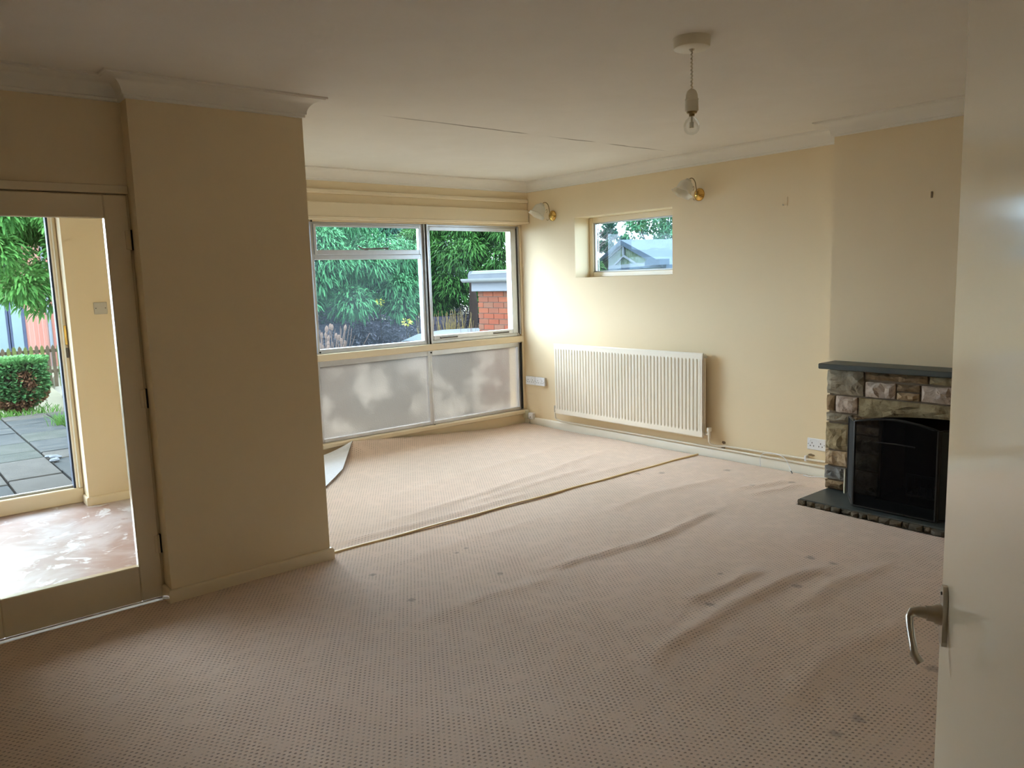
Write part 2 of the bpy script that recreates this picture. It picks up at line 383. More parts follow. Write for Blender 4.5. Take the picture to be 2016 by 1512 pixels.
M['pebble']=simple('pale_pebble',(.10,.102,.107),.7,var=.2,scale=30,spec=.04)
for i,cc in enumerate([(.135,.040,.023),(.12,.045,.028),(.145,.049,.028),(.115,.053,.034)]):
    M['brick%d'%i]=simple('red_brick_%d'%i,cc,.9,var=.15,scale=18,bump=.3,bscale=90,spec=.05)
M['brick_mortar']=simple('brick_mortar',(.13,.105,.085),.95,var=.12,scale=40,spec=.04)
g=NG('brick_wall_far'); bt=g.node('ShaderNodeTexBrick'); g.l.new(g.pos(),bt.inputs['Vector']); bt.inputs['Scale'].default_value=4.4; bt.inputs['Color1'].default_value=(.24,.085,.06,1); bt.inputs['Color2'].default_value=(.28,.12,.09,1); bt.inputs['Mortar'].default_value=(.22,.18,.16,1); g.base(bt.outputs[0]); g.p(Roughness=.95); M['brick_far']=g.m
M['fascia']=simple('white_fascia_board',(.13,.138,.15),.5,var=.04,spec=.04)
M['felt']=simple('grey_roof_felt',(.085,.095,.105),.8,var=.15,scale=8,spec=.04)
M['gutter']=simple('white_gutter',(.14,.152,.15),.45,var=.12,scale=9,spec=.04)
g=NG('algae_board'); n=g.noise(7,6,.7,vec=g.scalevec((1,5,1))); g.base(g.mix(g.ramp(n,.36,.66),(.045,.066,.024),(.125,.145,.115))); g.p(Roughness=.8); g.b.inputs['Specular IOR Level'].default_value=.04; M['algae']=g.m
M['roof_dark']=simple('dark_roof_edge',(.035,.046,.062),.8,var=.15,scale=4,spec=.04)
g=NG('mossy_tile'); n=g.noise(1.8,5,.65); g.base(g.mix(g.ramp(n,.48,.64),(.034,.039,.048),(.055,.054,.024))); g.p(Roughness=.85); g.b.inputs['Specular IOR Level'].default_value=.03; M['tile']=g.m
M['pickets']=simple('weathered_picket',(.075,.055,.035),.9,var=.4,scale=9,spec=.04)
M['pickets_green']=simple('mossy_picket',(.085,.095,.03),.9,var=.3,scale=9,spec=.04)
M['frame_dark']=simple('dark_frame',(.018,.025,.055),.6)
M['pane_pale']=simple('pale_panel',(.12,.155,.155),.3,var=.05)
M['car_paint']=simple('silver_blue_paint',(.028,.032,.036),.5,.0,var=.02,spec=.1)
M['car_glass']=simple('car_window',(.03,.048,.066),.08,var=.02)
M['tyre']=simple('tyre_rubber',(.012,.012,.012),.85)

# ------------------------------------------------------------------ room shell
XR, YW, YP, XP, XPL, H = 5.1945, 6.09, 3.794, 1.818, 0.992, 2.43
YD = 3.90; XC, YC0, YC1 = 4.91, 1.05, 2.606; YH = 5.945
XL = -1.2
def st(mb,name,mat,**k): return mb.build(name,mat,kind='structure',**k)

st(MB().prism([(XL,-2.0),(5.45,-2.0),(5.45,6.3),(1.70,6.3),(1.70,3.93),(XL,3.93)],'z',-.12,0.0),'floor',M['slab'],label='bare floor slab under the beige carpets')
st(MB().box(XL,1.70,3.93,6.3,-.12,.004),'floor_porch',M['screed'],label='worn pinkish screed floor of the porch')
st(MB().box(XL-.15,5.45,-2.15,6.42,H,H+.2),'ceiling',M['ceiling'],label='off-white textured ceiling with a hairline crack')
# right wall with small window opening
A,B,C,D = 4.137,5.28,1.488,2.042
mb=MB(); mb.box(XR,5.45,-.12,A,0,H); mb.box(XR,5.45,B,6.3,0,H); mb.box(XR,5.45,A,B,0,C); mb.box(XR,5.45,A,B,D,H)
st(mb,'wall_right',M['wall'],label='cream wall with the radiator and small high window')
# chimney breast with fire opening
mb=MB(); mb.box(XC,XR,YC0,1.40,0,H); mb.box(XC,XR,2.22,YC1,0,H); mb.box(XC,XR,1.40,2.22,.60,H)
st(mb,'wall_chimney',M['wall'],label='cream chimney breast above the stone fireplace')
# window wall
mb=MB(); mb.box(XP,XR,YH,6.3,2.032,H); mb.box(XP,XR,6.05,6.3,0,.106)
st(mb,'wall_window',M['wall'],label='cream header and apron around the wide window')
# pillar wall and the wall between porch and bay
mb=MB(); mb.prism([(XPL,YP),(XP,YP),(XP,6.3),(1.70,6.3),(1.70,3.99),(XPL,3.99)],'z',0,H)
st(mb,'wall_left',M['wall'],label='dark shaded cream wall beside the glazed door')
mb=MB(); mb.box(XL,.212,YD,3.99,0,1.972); mb.box(XL,XPL,YD,3.99,1.972,H)
st(mb,'wall_door',M['wall'],label='cream wall above and left of the glazed door')
mb=MB(); mb.box(1.085,1.70,6.015,6.3,0,H); mb.box(XL,1.085,6.12,6.3,2.13,H); mb.box(XL,-1.1,6.12,6.3,0,2.13)
st(mb,'wall_porch',M['wall'],label='cream porch wall beside the garden door')
st(MB().box(XL-.12,XL,-2.0,6.3,0,H),'wall_far_left',M['wall'])
mb=MB(); mb.box(XL,-.30,-.12,0,0,H); mb.box(.64,XR,-.12,0,0,H); mb.box(-.30,.64,-.12,0,2.04,H)
st(mb,'wall_back',M['wall'])
mb=MB(); mb.box(XL,1.8,-2.0,-1.9,0,H); mb.box(1.7,1.8,-1.9,-.12,0,H)
st(mb,'wall_hall',M['wall'])

# cornice, one mitred run round the room
cp=[(0,2.335),(.012,2.338),(.012,2.350)]
for i in range(9):
    t=math.pi/2*i/8; cp.append((.018+.072*(1-math.cos(t)),2.352+.066*math.sin(t)))
cp+= [(.092,2.422),(.100,2.422),(.100,2.4305),(0,2.4305)]
loop=[(XP,YH),(XR,YH),(XR,YC1),(XC,YC1),(XC,YC0),(XR,YC0),(XR,0),(XL,0),(XL,YD),(XPL,YD),(XPL,YP),(XP,YP)]
st(MB().sweep(loop,cp,closed=True),'trim_1',M['cornice'],smooth=True,label='white coved plaster cornice round the ceiling')
# skirtings
sk=lambda h,t: [(0,0.0),(t,0.0),(t,h-.012),(t*.8,h-.004),(t*.4,h),(0,h)]
st(MB().sweep([(XR,YH+.1),(XR,2.56)],sk(.078,.02)),'baseboard_right',M['white_gloss'],smooth=True,label='cream skirting board below the radiator')
st(MB().sweep([(XPL,YD),(XPL,YP),(XP,YP),(XP,6.05)],sk(.075,.018)),'baseboard_left',M['gloss'],smooth=True,label='cream skirting board round the dark wall')
st(MB().sweep([(1.085,6.14),(1.085,6.015),(1.70,6.015),],sk(.065,.016)),'baseboard_porch',M['gloss'],smooth=True,label='low cream skirting in the porch')

# ------------------------------------------------------------------ pelmet boards over the window
t=empty('trim_2',(3.5,YH,2.03),'stepped cream pelmet boards above the wide window',kind='structure')
MB().bbox(XP,XR-.002,YH-.022,YH,2.234,2.270,.006).build('batten',M['gloss'],t)
MB().bbox(XP,XR-.006,YH-.028,YH,2.040,2.166,.006).build('pelmet_board',M['gloss'],t)
MB().bbox(XP,XR-.006,YH-.036,YH-.024,2.036,2.052,.004).build('lip',M['gloss'],t)

# ------------------------------------------------------------------ main window (three bays, the first hidden behind the dark wall)
W=empty('window_1',(3.5,YW,0),'wide metal framed window of clear panes over obscured panes',kind='structure')
MB().bbox(XP,5.17,6.03,6.14,.853,.915,.006).build('transom_rail',M['gloss'],W)
MB().bbox(XP,5.19,6.015,6.16,.106,.148,.008).build('sill',M['gloss'],W)
MB().bbox(5.163,XR,6.045,6.16,.0,2.03,.004).build('jamb',M['gloss'],W)
MB().bbox(XP,5.17,6.06,6.16,2.016,2.034,.003).build('head_board',M['gloss'],W)
def rect_frame(mb,x0,x1,z0,z1,l,r,b,tp,y0,y1):
    mb.bbox(x0,x0+l,y0,y1,z0,z1,.003); mb.bbox(x1-r,x1,y0,y1,z0,z1,.003)
    mb.bbox(x0+l,x1-r,y0,y1,z0,z0+b,.003); mb.bbox(x0+l,x1-r,y0,y1,z1-tp,z1,.003)
def alu_frame(name,x0,x1,z0,z1,l,r,b,tp,y0,y1,parent,mat='alu'):
    o=None
    for nm,bx in (('stile',(x0,x0+l,z0,z1)),('stile',(x1-r,x1,z0,z1)),('rail',(x0+l,x1-r,z0,z0+b)),('rail',(x0+l,x1-r,z1-tp,z1))):
        MB().bbox(bx[0],bx[1],y0,y1,bx[2],bx[3],.003).build(nm,M[mat],parent)
def pane(x0,x1,z0,z1,y,parent,mat='glass'):
    return MB().box(x0,x1,y-.002,y+.002,z0,z1).build('pane',M[mat],parent)
bays=[(XP+.004,2.912),(2.918,4.022),(4.068,5.163)]
# upper bay 1 (fixed)
alu_frame('frame',*bays[0],.915,2.016,.035,.03,.04,.035,6.075,6.125,W)
pane(bays[0][0]+.03,bays[0][1]-.028,.95,1.985,6.105,W)
# upper bay 2: fixed light with top-hung vent
alu_frame('frame',*bays[1],.915,2.016,.022,.030,.036,.018,6.07,6.125,W)
vent=MB().bbox(2.94,3.992,6.068,6.12,1.702,1.742,.003).build('vent_rail',M['alu'],W)
alu_frame('sash',2.942,3.992,1.742,1.998,.020,.024,.042,.022,6.055,6.095,W)
pane(2.958,3.972,1.78,1.978,6.08,W,'glass_misty'); pane(2.936,3.994,.948,1.706,6.105,W,'glass_misty')
mb=MB(); mb.tube([(3.33,6.03,1.815),(3.36,6.025,1.795),(3.40,6.03,1.79),(3.63,6.03,1.797)],.007,8); mb.bbox(3.40,3.43,6.03,6.06,1.78,1.80,.002); mb.bbox(3.60,3.63,6.03,6.06,1.785,1.805,.002)
mb.build('vent_stay',M['dark_metal'],W,smooth=True)
# mullion between bays 2 and 3
MB().bbox(4.022,4.036,6.05,6.13,.915,2.016,.003).build('mullion',M['alu_dirty'],W)
MB().bbox(4.036,4.050,6.06,6.13,.925,2.016,.002).build('gasket',M['gasket'],W)
MB().bbox(4.050,4.068,6.045,6.13,.915,2.016,.003).build('mullion',M['alu'],W)
# upper bay 3: sliding light
alu_frame('frame',*bays[2],.915,2.016,.012,.035,.03,.02,6.07,6.13,W)
alu_frame('sash',4.08,5.128,.945,1.996,.012,.068,.045,.034,6.06,6.10,W)
pane(4.090,5.062,.985,1.965,6.085,W)
for xa in (4.16,4.80):
    MB().bbox(xa,xa+.20,6.045,6.062,.957,.972,.004).build('catch',M['dark_metal'],W)
MB().bbox(5.128,5.140,6.062,6.10,.945,1.996,.002).build('gasket',M['gasket'],W)
MB().bbox(5.148,5.163,6.055,6.075,.93,2.01,.002).build('track',M['alu'],W)
# lower obscured lights
for k,(x0,x1) in enumerate([(XP+.004,2.905),(2.905,4.046),(4.046,5.163)]):
    r=.028 if k<2 else .036
    alu_frame('frame',x0,x1,.148,.853,.022,r,.030,.050,6.07,6.125,W)
    pane(x0+.018,x1-r+.004,.172,.808,6.10,W,'obscured')
    if k==2: MB().bbox(x1-.014,x1,6.05,6.07,.16,.84,.002).build('gasket',M['gasket'],W)
for x,z in ((4.043,.835),(4.05,.146),(2.925,.93),(2.92,2.02),(4.043,.918)):
    MB().lathe([(0,.0),(.008,.0),(.008,.006),(0,.006)],(x,6.05,z),(0,-1,0),10).build('screw',M['gasket'],W)

# ------------------------------------------------------------------ small high window in the right wall
W2=empty('window_2',(5.40,4.7,C),'small high window looking out to a mossy roof',kind='structure')
for nm,a in (('stile',(A,A+.05,C,D)),('stile',(B-.05,B,C,D)),('rail',(A+.05,B-.05,C,C+.045)),('rail',(A+.05,B-.05,D-.05,D))):
    MB().bbox(5.385,5.445,a[0],a[1],a[2],a[3],.004).build(nm,M['gloss'],W2)
for nm,a in (('glazing_bead',(A+.05,A+.066,C+.045,D-.05)),('glazing_bead',(B-.066,B-.05,C+.045,D-.05)),('glazing_bead',(A+.066,B-.066,C+.045,C+.058)),('glazing_bead',(A+.066,B-.066,D-.062,D-.05))):
    MB().bbox(5.40,5.43,a[0],a[1],a[2],a[3],.002).build(nm,M['alu_dirty'],W2)
MB().bbox(5.42,5.428,B-.088,B-.080,C+.058,D-.062,.001).build('slide_edge',M['alu'],W2)
MB().box(5.416,5.420,A+.06,B-.06,C+.05,D-.056).build('pane',M['glass_misty'],W2)

# ------------------------------------------------------------------ glazed door on the left
D1=empty('door_1',(.6,YD,0),'cream door with one large clear pane leading to the porch',kind='structure')
dz0,dz1=.016,1.928
y0,y1=YD-.004,YD+.038
def glazed_leaf(root,xa,xb):
    MB().bbox(xa,xa+.105,y0,y1,dz0,dz1,.004).build('stile',M['gloss'],root)
    MB().bbox(xb-.100,xb,y0,y1,dz0,dz1,.004).build('stile',M['gloss'],root)
    MB().bbox(xa+.105,xb-.100,y0,y1,dz0,.192,.004).build('rail',M['gloss'],root)
    MB().bbox(xa+.105,xb-.100,y0,y1,1.824,dz1,.004).build('rail',M['gloss'],root)
    MB().box(xa+.101,xb-.096,YD+.015,YD+.019,.188,1.828).build('pane',M['glass_clear'],root)
glazed_leaf(D1,.217,.982)
MB().bbox(.17,XPL,YD-.012,YD+.06,1.934,1.972,.004).build('door_head',M['gloss'],D1)
MB().bbox(.955,XPL,YD+.040,3.99,.0,1.972,.003).build('door_jamb',M['gloss'],D1)
MB().bbox(.9835,XPL,YD+.006,YD+.040,.0,1.934,.001).build('door_jamb',M['gloss'],D1)
MB().bbox(.212,.955,YD+.040,3.99,1.915,1.972,.003).build('door_stop',M['gloss'],D1)
for z in (1.727,.992,.282):
    h=MB(); h.tube([(.979,YD-.009,z-.045),(.979,YD-.009,z+.045)],.0055,8); h.bbox(.962,.978,YD-.007,YD-.003,z-.042,z+.042,.001)
    o=h.build('hinge',M['gloss'],D1,smooth=True)
    MB().bbox(.9850,.9915,YD-.012,YD+.002,z-.046,z+.046,.0005).build('hinge_gap_shade',M['gasket'],o)  # black strip painted in for the shade of the hinge gap

# ------------------------------------------------------------------ porch garden door
D2=empty('door_2',(.3,6.18,0),'cream framed glazed garden door in the porch',kind='structure')
MB().bbox(-1.1,1.083,6.15,6.23,.004,.112,.006).build('bottom_rail',M['gloss'],D2)
MB().bbox(1.038,1.083,6.15,6.23,.112,2.13,.005).build('jamb',M['gloss'],D2)
MB().bbox(-1.1,-1.05,6.15,6.23,.112,2.13,.005).build('jamb',M['gloss'],D2)
MB().bbox(-.55,-.49,6.15,6.23,.112,2.07,.005).build('mullion',M['gloss'],D2)
MB().bbox(-1.05,1.038,6.15,6.23,2.07,2.13,.005).build('head',M['gloss'],D2)
MB().bbox(1.054,1.062,6.135,6.152,.115,2.07,.002).build('stop',M['white_gloss'],D2)
MB().bbox(-1.05,1.038,6.205,6.225,.112,.128,.002).build('glazing_bead',M['alu_dirty'],D2)
MB().bbox(1.026,1.038,6.165,6.225,.112,2.07,.002).build('glazing_bead',M['frame_dark'],D2)
MB().box(-.50,1.04,6.203,6.207,.10,2.08).build('pane',M['glass_clear'],D2)
MB().box(-1.06,-.54,6.203,6.207,.10,2.08).build('pane',M['glass_clear'],D2)
MB().bbox(1.063,1.080,6.142,6.151,1.135,1.27,.002).build('lock_plate',M['brass'],D2)
MB().bbox(1.064,1.080,6.136,6.151,1.045,1.115,.003).build('latch',M['dark_metal'],D2)
st(MB().bbox(-1.15,1.12,6.24,6.46,-.02,.075,.01),'door_sill',M['fascia'],label='pale outside step below the garden door')

# ------------------------------------------------------------------ open door at the right, close to the camera
EX,EY=1.2547,.4704
DA=math.radians(60.5); dd=Vector((math.sin(DA),math.cos(DA),0)); dn=Vector((-dd.y,dd.x,0))   # along, and face normal (to the left)
D3=empty('door_3',(EX-dd.x*.38,EY-dd.y*.38,0),'open cream gloss door with a lever handle at the right edge',kind='structure')
def dpt(a,n,z): return Vector((EX,EY,0))-dd*a+dn*n+Vector((0,0,z))
def dbox(mb,a0,a1,n0,n1,z0,z1):
    v=[dpt(a,n,z) for z in (z0,z1) for a,n in ((a0,n0),(a1,n0),(a1,n1),(a0,n1))]
    return mb.add(v,[(0,3,2,1),(4,5,6,7),(0,1,5,4),(1,2,6,5),(2,3,7,6),(3,0,4,7)])
dbox(MB(),0,.762,-.036,0,.012,2.02).build('leaf',M['gloss_door'],D3)
hz=.972
pl=MB(); zz=[hz-.048,hz-.046,hz-.038,hz+.030,hz+.040,hz+.046]; ww=[.006,.012,.0145,.0145,.011,.005]
vs_=[]; 
for z,w_ in zip(zz,ww):
    for n in (0,.007): vs_ += [dpt(.045-w_,n,z),dpt(.045+w_,n,z)]
fs=[]
for i in range(len(zz)-1):
    b=i*4; fs += [(b,b+1,b+5,b+4),(b+2,b+6,b+7,b+3),(b,b+4,b+6,b+2),(b+1,b+3,b+7,b+5)]
fs += [(0,2,3,1),(20,21,23,22)]
HP=pl.add(vs_,fs).build('handle_plate',M['steel'],D3)
c=dpt(.045,.007,hz); MB().lathe([(.0,0),(.016,0),(.0155,.006),(.012,.012),(.0115,.020),(.0,.020)],c,dn,18).build('collar',M['steel'],HP,smooth=True)
lev=[dpt(.045,.02,hz),dpt(.045,.036,hz+.001),dpt(.045,.046,hz-.001),dpt(.048,.0505,hz-.008),dpt(.056,.050,hz-.020),dpt(.075,.047,hz-.042),dpt(.082,.046,hz-.052),dpt(.088,.038,hz-.062)]
MB().tube(lev,[.010,.0085,.0075,.006,.0055,.0055,.0065,.0065],10).build('lever',M['steel'],HP,smooth=True)
MB().lathe([(0,0),(.0028,0),(.0028,.0015),(0,.0015)],dpt(.045,.007,hz+.034),dn,8).build('screw',M['dark_metal'],HP)

# ------------------------------------------------------------------ carpets
def ridge(P,X,Y):
    """gaussian ridges: list of (polyline, height, width)"""
    Z=np.zeros_like(X)
    for line,h,w in P:
        best=np.full_like(X,9.0); L=0; seg=[]
        for a,b in zip(line[:-1],line[1:]): seg.append((a,b,L)); L+=math.dist(a,b)
        tt=np.zeros_like(X)
        for a,b,l0 in seg:
            d=np.array(b)-np.array(a); ll=np.linalg.norm(d)
            t=np.clip(((X-a[0])*d[0]+(Y-a[1])*d[1])/ll**2,0,1)
            q=np.hypot(X-a[0]-t*d[0],Y-a[1]-t*d[1]); m=q<best; best=np.where(m,q,best); tt=np.where(m,(l0+t*ll)/L,tt)
        Z+=h*np.exp(-(best/w)**2)*np.clip(np.minimum(tt,1-tt)*6,0,1)
    return Z
W_A=[([(2.45,2.88),(2.63,2.84),(3.36,2.77),(3.96,2.85),(4.1,2.9)],.016,.028),([(2.1,1.82),(2.32,1.89),(2.88,1.94),(3.35,1.94),(3.70,1.85)],.016,.040),
     ([(2.7,2.13),(2.84,2.10),(3.19,2.09),(3.35,2.12)],.014,.035),([(3.0,1.72),(3.4,1.76),(3.9,1.70)],.010,.04),([(1.6,2.75),(2.1,2.80),(2.7,2.70)],.007,.05),
     ([(3.3,3.3),(4.0,3.36),(4.8,3.25)],.008,.04),([(4.45,3.05),(4.75,2.95),(4.95,2.9)],.012,.03),([(4.4,2.9),(4.7,2.82),(4.95,2.78)],.012,.03),([(1.9,3.45),(2.6,3.52),(3.4,3.5)],.006,.04),([(2.2,1.35),(2.8,1.42),(3.6,1.3)],.008,.05)]
W_B=[([(1.85,3.98),(2.79,3.964),(3.24,3.99),(3.60,3.985)],.012,.03),([(2.2,4.10),(2.96,4.2),(3.8,4.32),(4.66,4.49),(4.9,4.55)],.011,.03),([(2.9,4.08),(3.5,4.14),(4.3,4.20)],.010,.03),
     ([(3.6,4.75),(4.2,4.85),(4.9,4.95)],.006,.04),([(2.6,4.6),(3.4,4.75),(4.3,4.8)],.006,.05),([(3.9,4.05),(4.5,4.02),(5.0,4.08)],.007,.03)]
def undul(X,Y): return .0025*np.sin(2.1*X+1.3*Y)+.002*np.sin(5.3*Y-1.1*X+.6)+.0015*np.sin(7.7*X+4.2*Y)
def grid_faces(nx,ny):
    i=np.arange(nx-1)[:,None]*ny+np.arange(ny-1)[None,:]
    i=i.ravel(); return np.stack([i,i+ny,i+ny+1,i+1],1)
st_=.03
xs=np.arange(XL+.0,XR-.018,.034); ys=np.append(np.arange(-1.88,3.84,.030),3.856)
X,Y=np.meshgrid(xs,ys,indexing='ij'); Z=.012+ridge(W_A,X,Y)+np.maximum(undul(X,Y),-.006)
Z[Y>3.80]=np.minimum(Z[Y>3.80],.014)
keep=np.ones((len(xs),len(ys)),bool)
fq=grid_faces(len(xs),len(ys))
cx=X.ravel()[fq].mean(1); cyv=Y.ravel()[fq].mean(1)
bad=((cx>XC-.46)&(cyv>YC0)&(cyv<2.57))|((cx>XPL-.0)&(cx<XP)&(cyv>YP-.0))|((cyv<.0)&((cx<-.3)|(cx>.64)))|((cyv<-.1)&(cx>1.7))
o=np_mesh('carpet',np.stack([X.ravel(),Y.ravel(),Z.ravel()],1),fq[~bad],M['carpet'],smooth=True,origin=(2,1.5,0))
tag(o,'dark-flecked beige carpet filling the near half of the room','carpet')
# far carpet, riding up the wall a little, with its left edge folded over
xs=np.arange(XP+.005,XR-.018,.028); ys=np.concatenate([np.arange(3.862,5.0,.028),np.linspace(5.0,6.03,46)])
X,Y=np.meshgrid(xs,ys,indexing='ij'); Z=.012+ridge(W_B,X,Y)+undul(X,Y)
Z[Y<3.90]=np.minimum(Z[Y<3.90],.016)
edge=np.interp(X,[2.9,3.05,3.16,3.5,3.83,4.3,4.8],[0,.05,.125,.095,.065,.030,.0])
Z+=edge*np.exp(-((6.03-Y)/.16)**2)
fq=grid_faces(len(xs),len(ys)); V=np.stack([X.ravel(),Y.ravel(),Z.ravel()],1)
FC=np_mesh('carpet',V,fq,M['carpet'],smooth=True,origin=(3.5,4.9,0)); tag(FC,'lighter beige carpet by the window with one corner folded back','carpet')
Ed=np.array([(3.145,5.985,.150),(3.085,5.94,.085),(2.94,5.73,.058),(2.79,5.50,.046),(2.63,5.33,.036),(2.48,5.17,.030),(2.2,4.95,.026)])
Fo=np.array([(2.30,6.02,.030),(2.25,5.93,.040),(2.20,5.72,.050),(2.10,5.50,.050),(2.05,5.30,.045),(2.00,5.15,.040),(1.95,4.95,.032)])
tt=np.linspace(0,6,37); nu=22; rowsE=np.stack([np.interp(tt,range(7),Ed[:,k]) for k in range(3)],1); rowsF=np.stack([np.interp(tt,range(7),Fo[:,k]) for k in range(3)],1)
u=np.linspace(0,1,nu)[None,:,None]; P=rowsF[:,None,:]*(1-u)+rowsE[:,None,:]*u
pw=1+2.2*np.exp(-tt/1.2)[:,None]; P[:,:,2]=rowsF[:,None,2]+(rowsE[:,None,2]-rowsF[:,None,2])*np.broadcast_to(u[...,0],(1,nu))**pw
Vt=P.reshape(-1,3); fq=grid_faces(len(tt),nu)
o=np_mesh('folded_backing',Vt,fq[:,::-1],M['backing'],parent=FC,smooth=True); o['label']='pale felt backing of the folded corner'
Vb=Vt.copy(); Vb[:,2]-=.007; Vb[:,0]+=.002
np_mesh('folded_pile',Vb,fq,M['carpet'],parent=FC,smooth=True)
rim=np.arange(len(tt))*nu+nu-1; n_=len(Vt); far=np.arange(nu)
qf=[(rim[i],rim[i+1],rim[i+1]+n_,rim[i]+n_) for i in range(len(rim)-1)]+[(far[i],far[i+1],far[i+1]+n_,far[i]+n_) for i in range(nu-1)]
np_mesh('cut_edge',np.concatenate([Vt,Vb]),np.array(qf),M['carpet_edge'],parent=FC)
# seam strip
mb=MB(); n=40; pr=[]
for i in range(n+1):
    x=XP+.012+(XR-.035-XP-.012)*i/n; pr.append((x,3.858+.004*math.sin(i*.9)))
vs_=[];fs=[]
for i,(x,y) in enumerate(pr): vs_ += [(x,y-.010,.014),(x,y-.006,.0225),(x,y+.006,.0225),(x,y+.010,.014)]
for i in range(n): fs += [(i*4+k,i*4+k+1,i*4+5+k,i*4+4+k) for k in range(3)]
mb.add(vs_,fs).build('carpet_strip',M['seam'],smooth=True,label='thin golden joining strip between the two carpets',cat='carpet strip')

# ------------------------------------------------------------------ radiator
ry0,ry1,rz0,rz1,rx=3.761,5.496,.177,.863,5.0945
R=empty('radiator',(5.13,(ry0+ry1)/2,rz0),'long white ribbed panel radiator under the small window','radiator')
nf=46; prof=[]; e=.020; pw=(ry1-ry0-2*e)/nf
cols=[(ry0,rx+.004),(ry0+.006,rx)]
for i in range(nf):
    a=ry0+e+i*pw
    cols += [(a+pw*.00,rx+.001),(a+pw*.10,rx-.001),(a+pw*.60,rx-.001),(a+pw*.72,rx+.004),(a+pw*.80,rx+.012),(a+pw*.92,rx+.012)]
cols += [(ry1-e,rx+.001),(ry1-.006,rx),(ry1,rx+.004)]
mb=MB(); zs=[rz0,rz0+.008,rz0+.045,rz0+.060,rz1-.060,rz1-.046,rz1-.008,rz1]
vs_=[];fs=[];m=len(zs)
for y,x in cols:
    for j,z in enumerate(zs):
        xx = x if j in (3,4) else (rx if j in (1,2,5,6) else rx+.005)
        vs_.append((xx,y,z))
for i in range(len(cols)-1):
    for j in range(m-1): fs.append((i*m+j,i*m+j+1,(i+1)*m+j+1,(i+1)*m+j))
mb.add(vs_,fs); mb.box(rx+.0125,rx+.020,ry0,ry1,rz0+.001,rz1-.001)
mb.build('front_panel',M['rad'],R)
MB().bbox(rx+.045,rx+.062,ry0+.01,ry1-.01,rz0+.01,rz1-.01,.004).build('back_panel',M['rad'],R)
MB().bbox(rx+.020,rx+.046,ry0+.03,ry1-.03,rz0+.03,rz1-.03,.004).build('convector',M['plastic_grey'],R)
for y in (ry0+.3,ry1-.3): MB().bbox(rx+.060,XR,y-.02,y+.02,.3,.7,.002).build('bracket',M['rad'],R)
for y,s_ in ((ry0,-1),(ry1,1)):
    for z in (rz0+.03,rz1-.03):
        MB().tube([(rx+.03,y+s_*-.01,z),(rx+.03,y+s_*.022,z)],.011,10).build('end_cap',M['plastic_grey'],R,smooth=True)
v=MB(); v.tube([(rx+.03,ry0-.02,rz0+.03),(rx+.03,ry0-.045,rz0+.03)],.010,10); v.tube([(rx+.03,ry0-.045,rz0+.0),(rx+.03,ry0-.045,rz0+.06)],.011,10); v.tube([(rx+.03,ry0-.045,rz0+.055),(rx+.03,ry0-.045,rz0+.085)],.019,12)
v.build('valve',M['rad'],R,smooth=True)
v=MB(); v.tube([(rx+.03,ry1+.02,rz0+.03),(rx+.03,ry1+.035,rz0+.03)],.010,10); v.tube([(rx+.03,ry1+.035,rz0+.01),(rx+.03,ry1+.035,rz0+.07)],.010,10)
v.build('valve',M['plastic_grey'],R,smooth=True)

def bez(pts,n=6):
    out=[]; P=[Vector(p) for p in pts]
    for i in range(len(P)-1):
        p0=P[max(i-1,0)];p1=P[i];p2=P[i+1];p3=P[min(i+2,len(P)-1)]
        for k in range(n):
            t=k/n; out.append(.5*((2*p1)+(-p0+p2)*t+(2*p0-5*p1+4*p2-p3)*t*t+(-p0+3*p1-3*p2+p3)*t**3))
    out.append(P[-1]); return out
xp=rx+.03
p1=[(xp,ry1+.035,rz0+.02),(xp,ry1+.035,.14),(xp+.005,ry1+.025,.115),(xp+.02,ry1-.04,.097),(5.168,ry1-.12,.092)]
pts=bez(p1,4)+[Vector((5.168,y,.092)) for y in (5.0,4.4,3.8,3.2,2.70)]
PA=MB().tube(pts,.0085,10).build('heating_pipe',M['pipe'],smooth=True,label='long painted heating pipe lying just above the skirting board',cat='pipe')
p2=[(xp,ry0-.045,rz0+.01),(xp,ry0-.045,.155),(xp+.01,ry0-.055,.130),(xp+.03,ry0-.10,.116),(5.170,ry0-.16,.120)]
pts=bez(p2,4)+[Vector((5.171,y,z)) for y,z in ((3.3,.124),(2.70,.130))]
PB=MB().tube(pts,.0085,10).build('heating_pipe',M['pipe'],smooth=True,label='shorter upper heating pipe curving down from the radiator valve to the fireplace',cat='pipe')
for y,nm in ((2.905,'b'),):
    MB().bbox(5.160,5.192,y-.007,y+.007,.112,.153,.003).build('pipe_clip',M['plastic'],label='white plastic clip on the upper pipe near the fireplace',cat='pipe clip')
def blob(name,y,z,w,h,label):
    mb=MB(); n=12; vs_=[(XR-.004,y,z)]
    for k in range(n):
        t=2*math.pi*k/n; q=random.uniform(.75,1.15); vs_.append((XR-.0015,y+w*q*math.cos(t),z+h*q*math.sin(t)))
    mb.add(vs_,[(0,k+1,(k+1)%n+1) for k in range(n)]); mb.add([(p[0]+.003,p[1],p[2]) for p in vs_],[(0,(k+1)%n+1,k+1) for k in range(n)])
    return mb.build(name,M['hole'],label=label,cat='hole')
blob('plaster_hole',3.625,.142,.022,.014,'brown patch of broken plaster above the upper pipe')
blob('plaster_hole',3.630,.098,.020,.012,'brown patch of broken plaster between the two pipes')
blob('plaster_hole',2.875,.158,.03,.010,'small dark plaster hole beside the pipe clip')

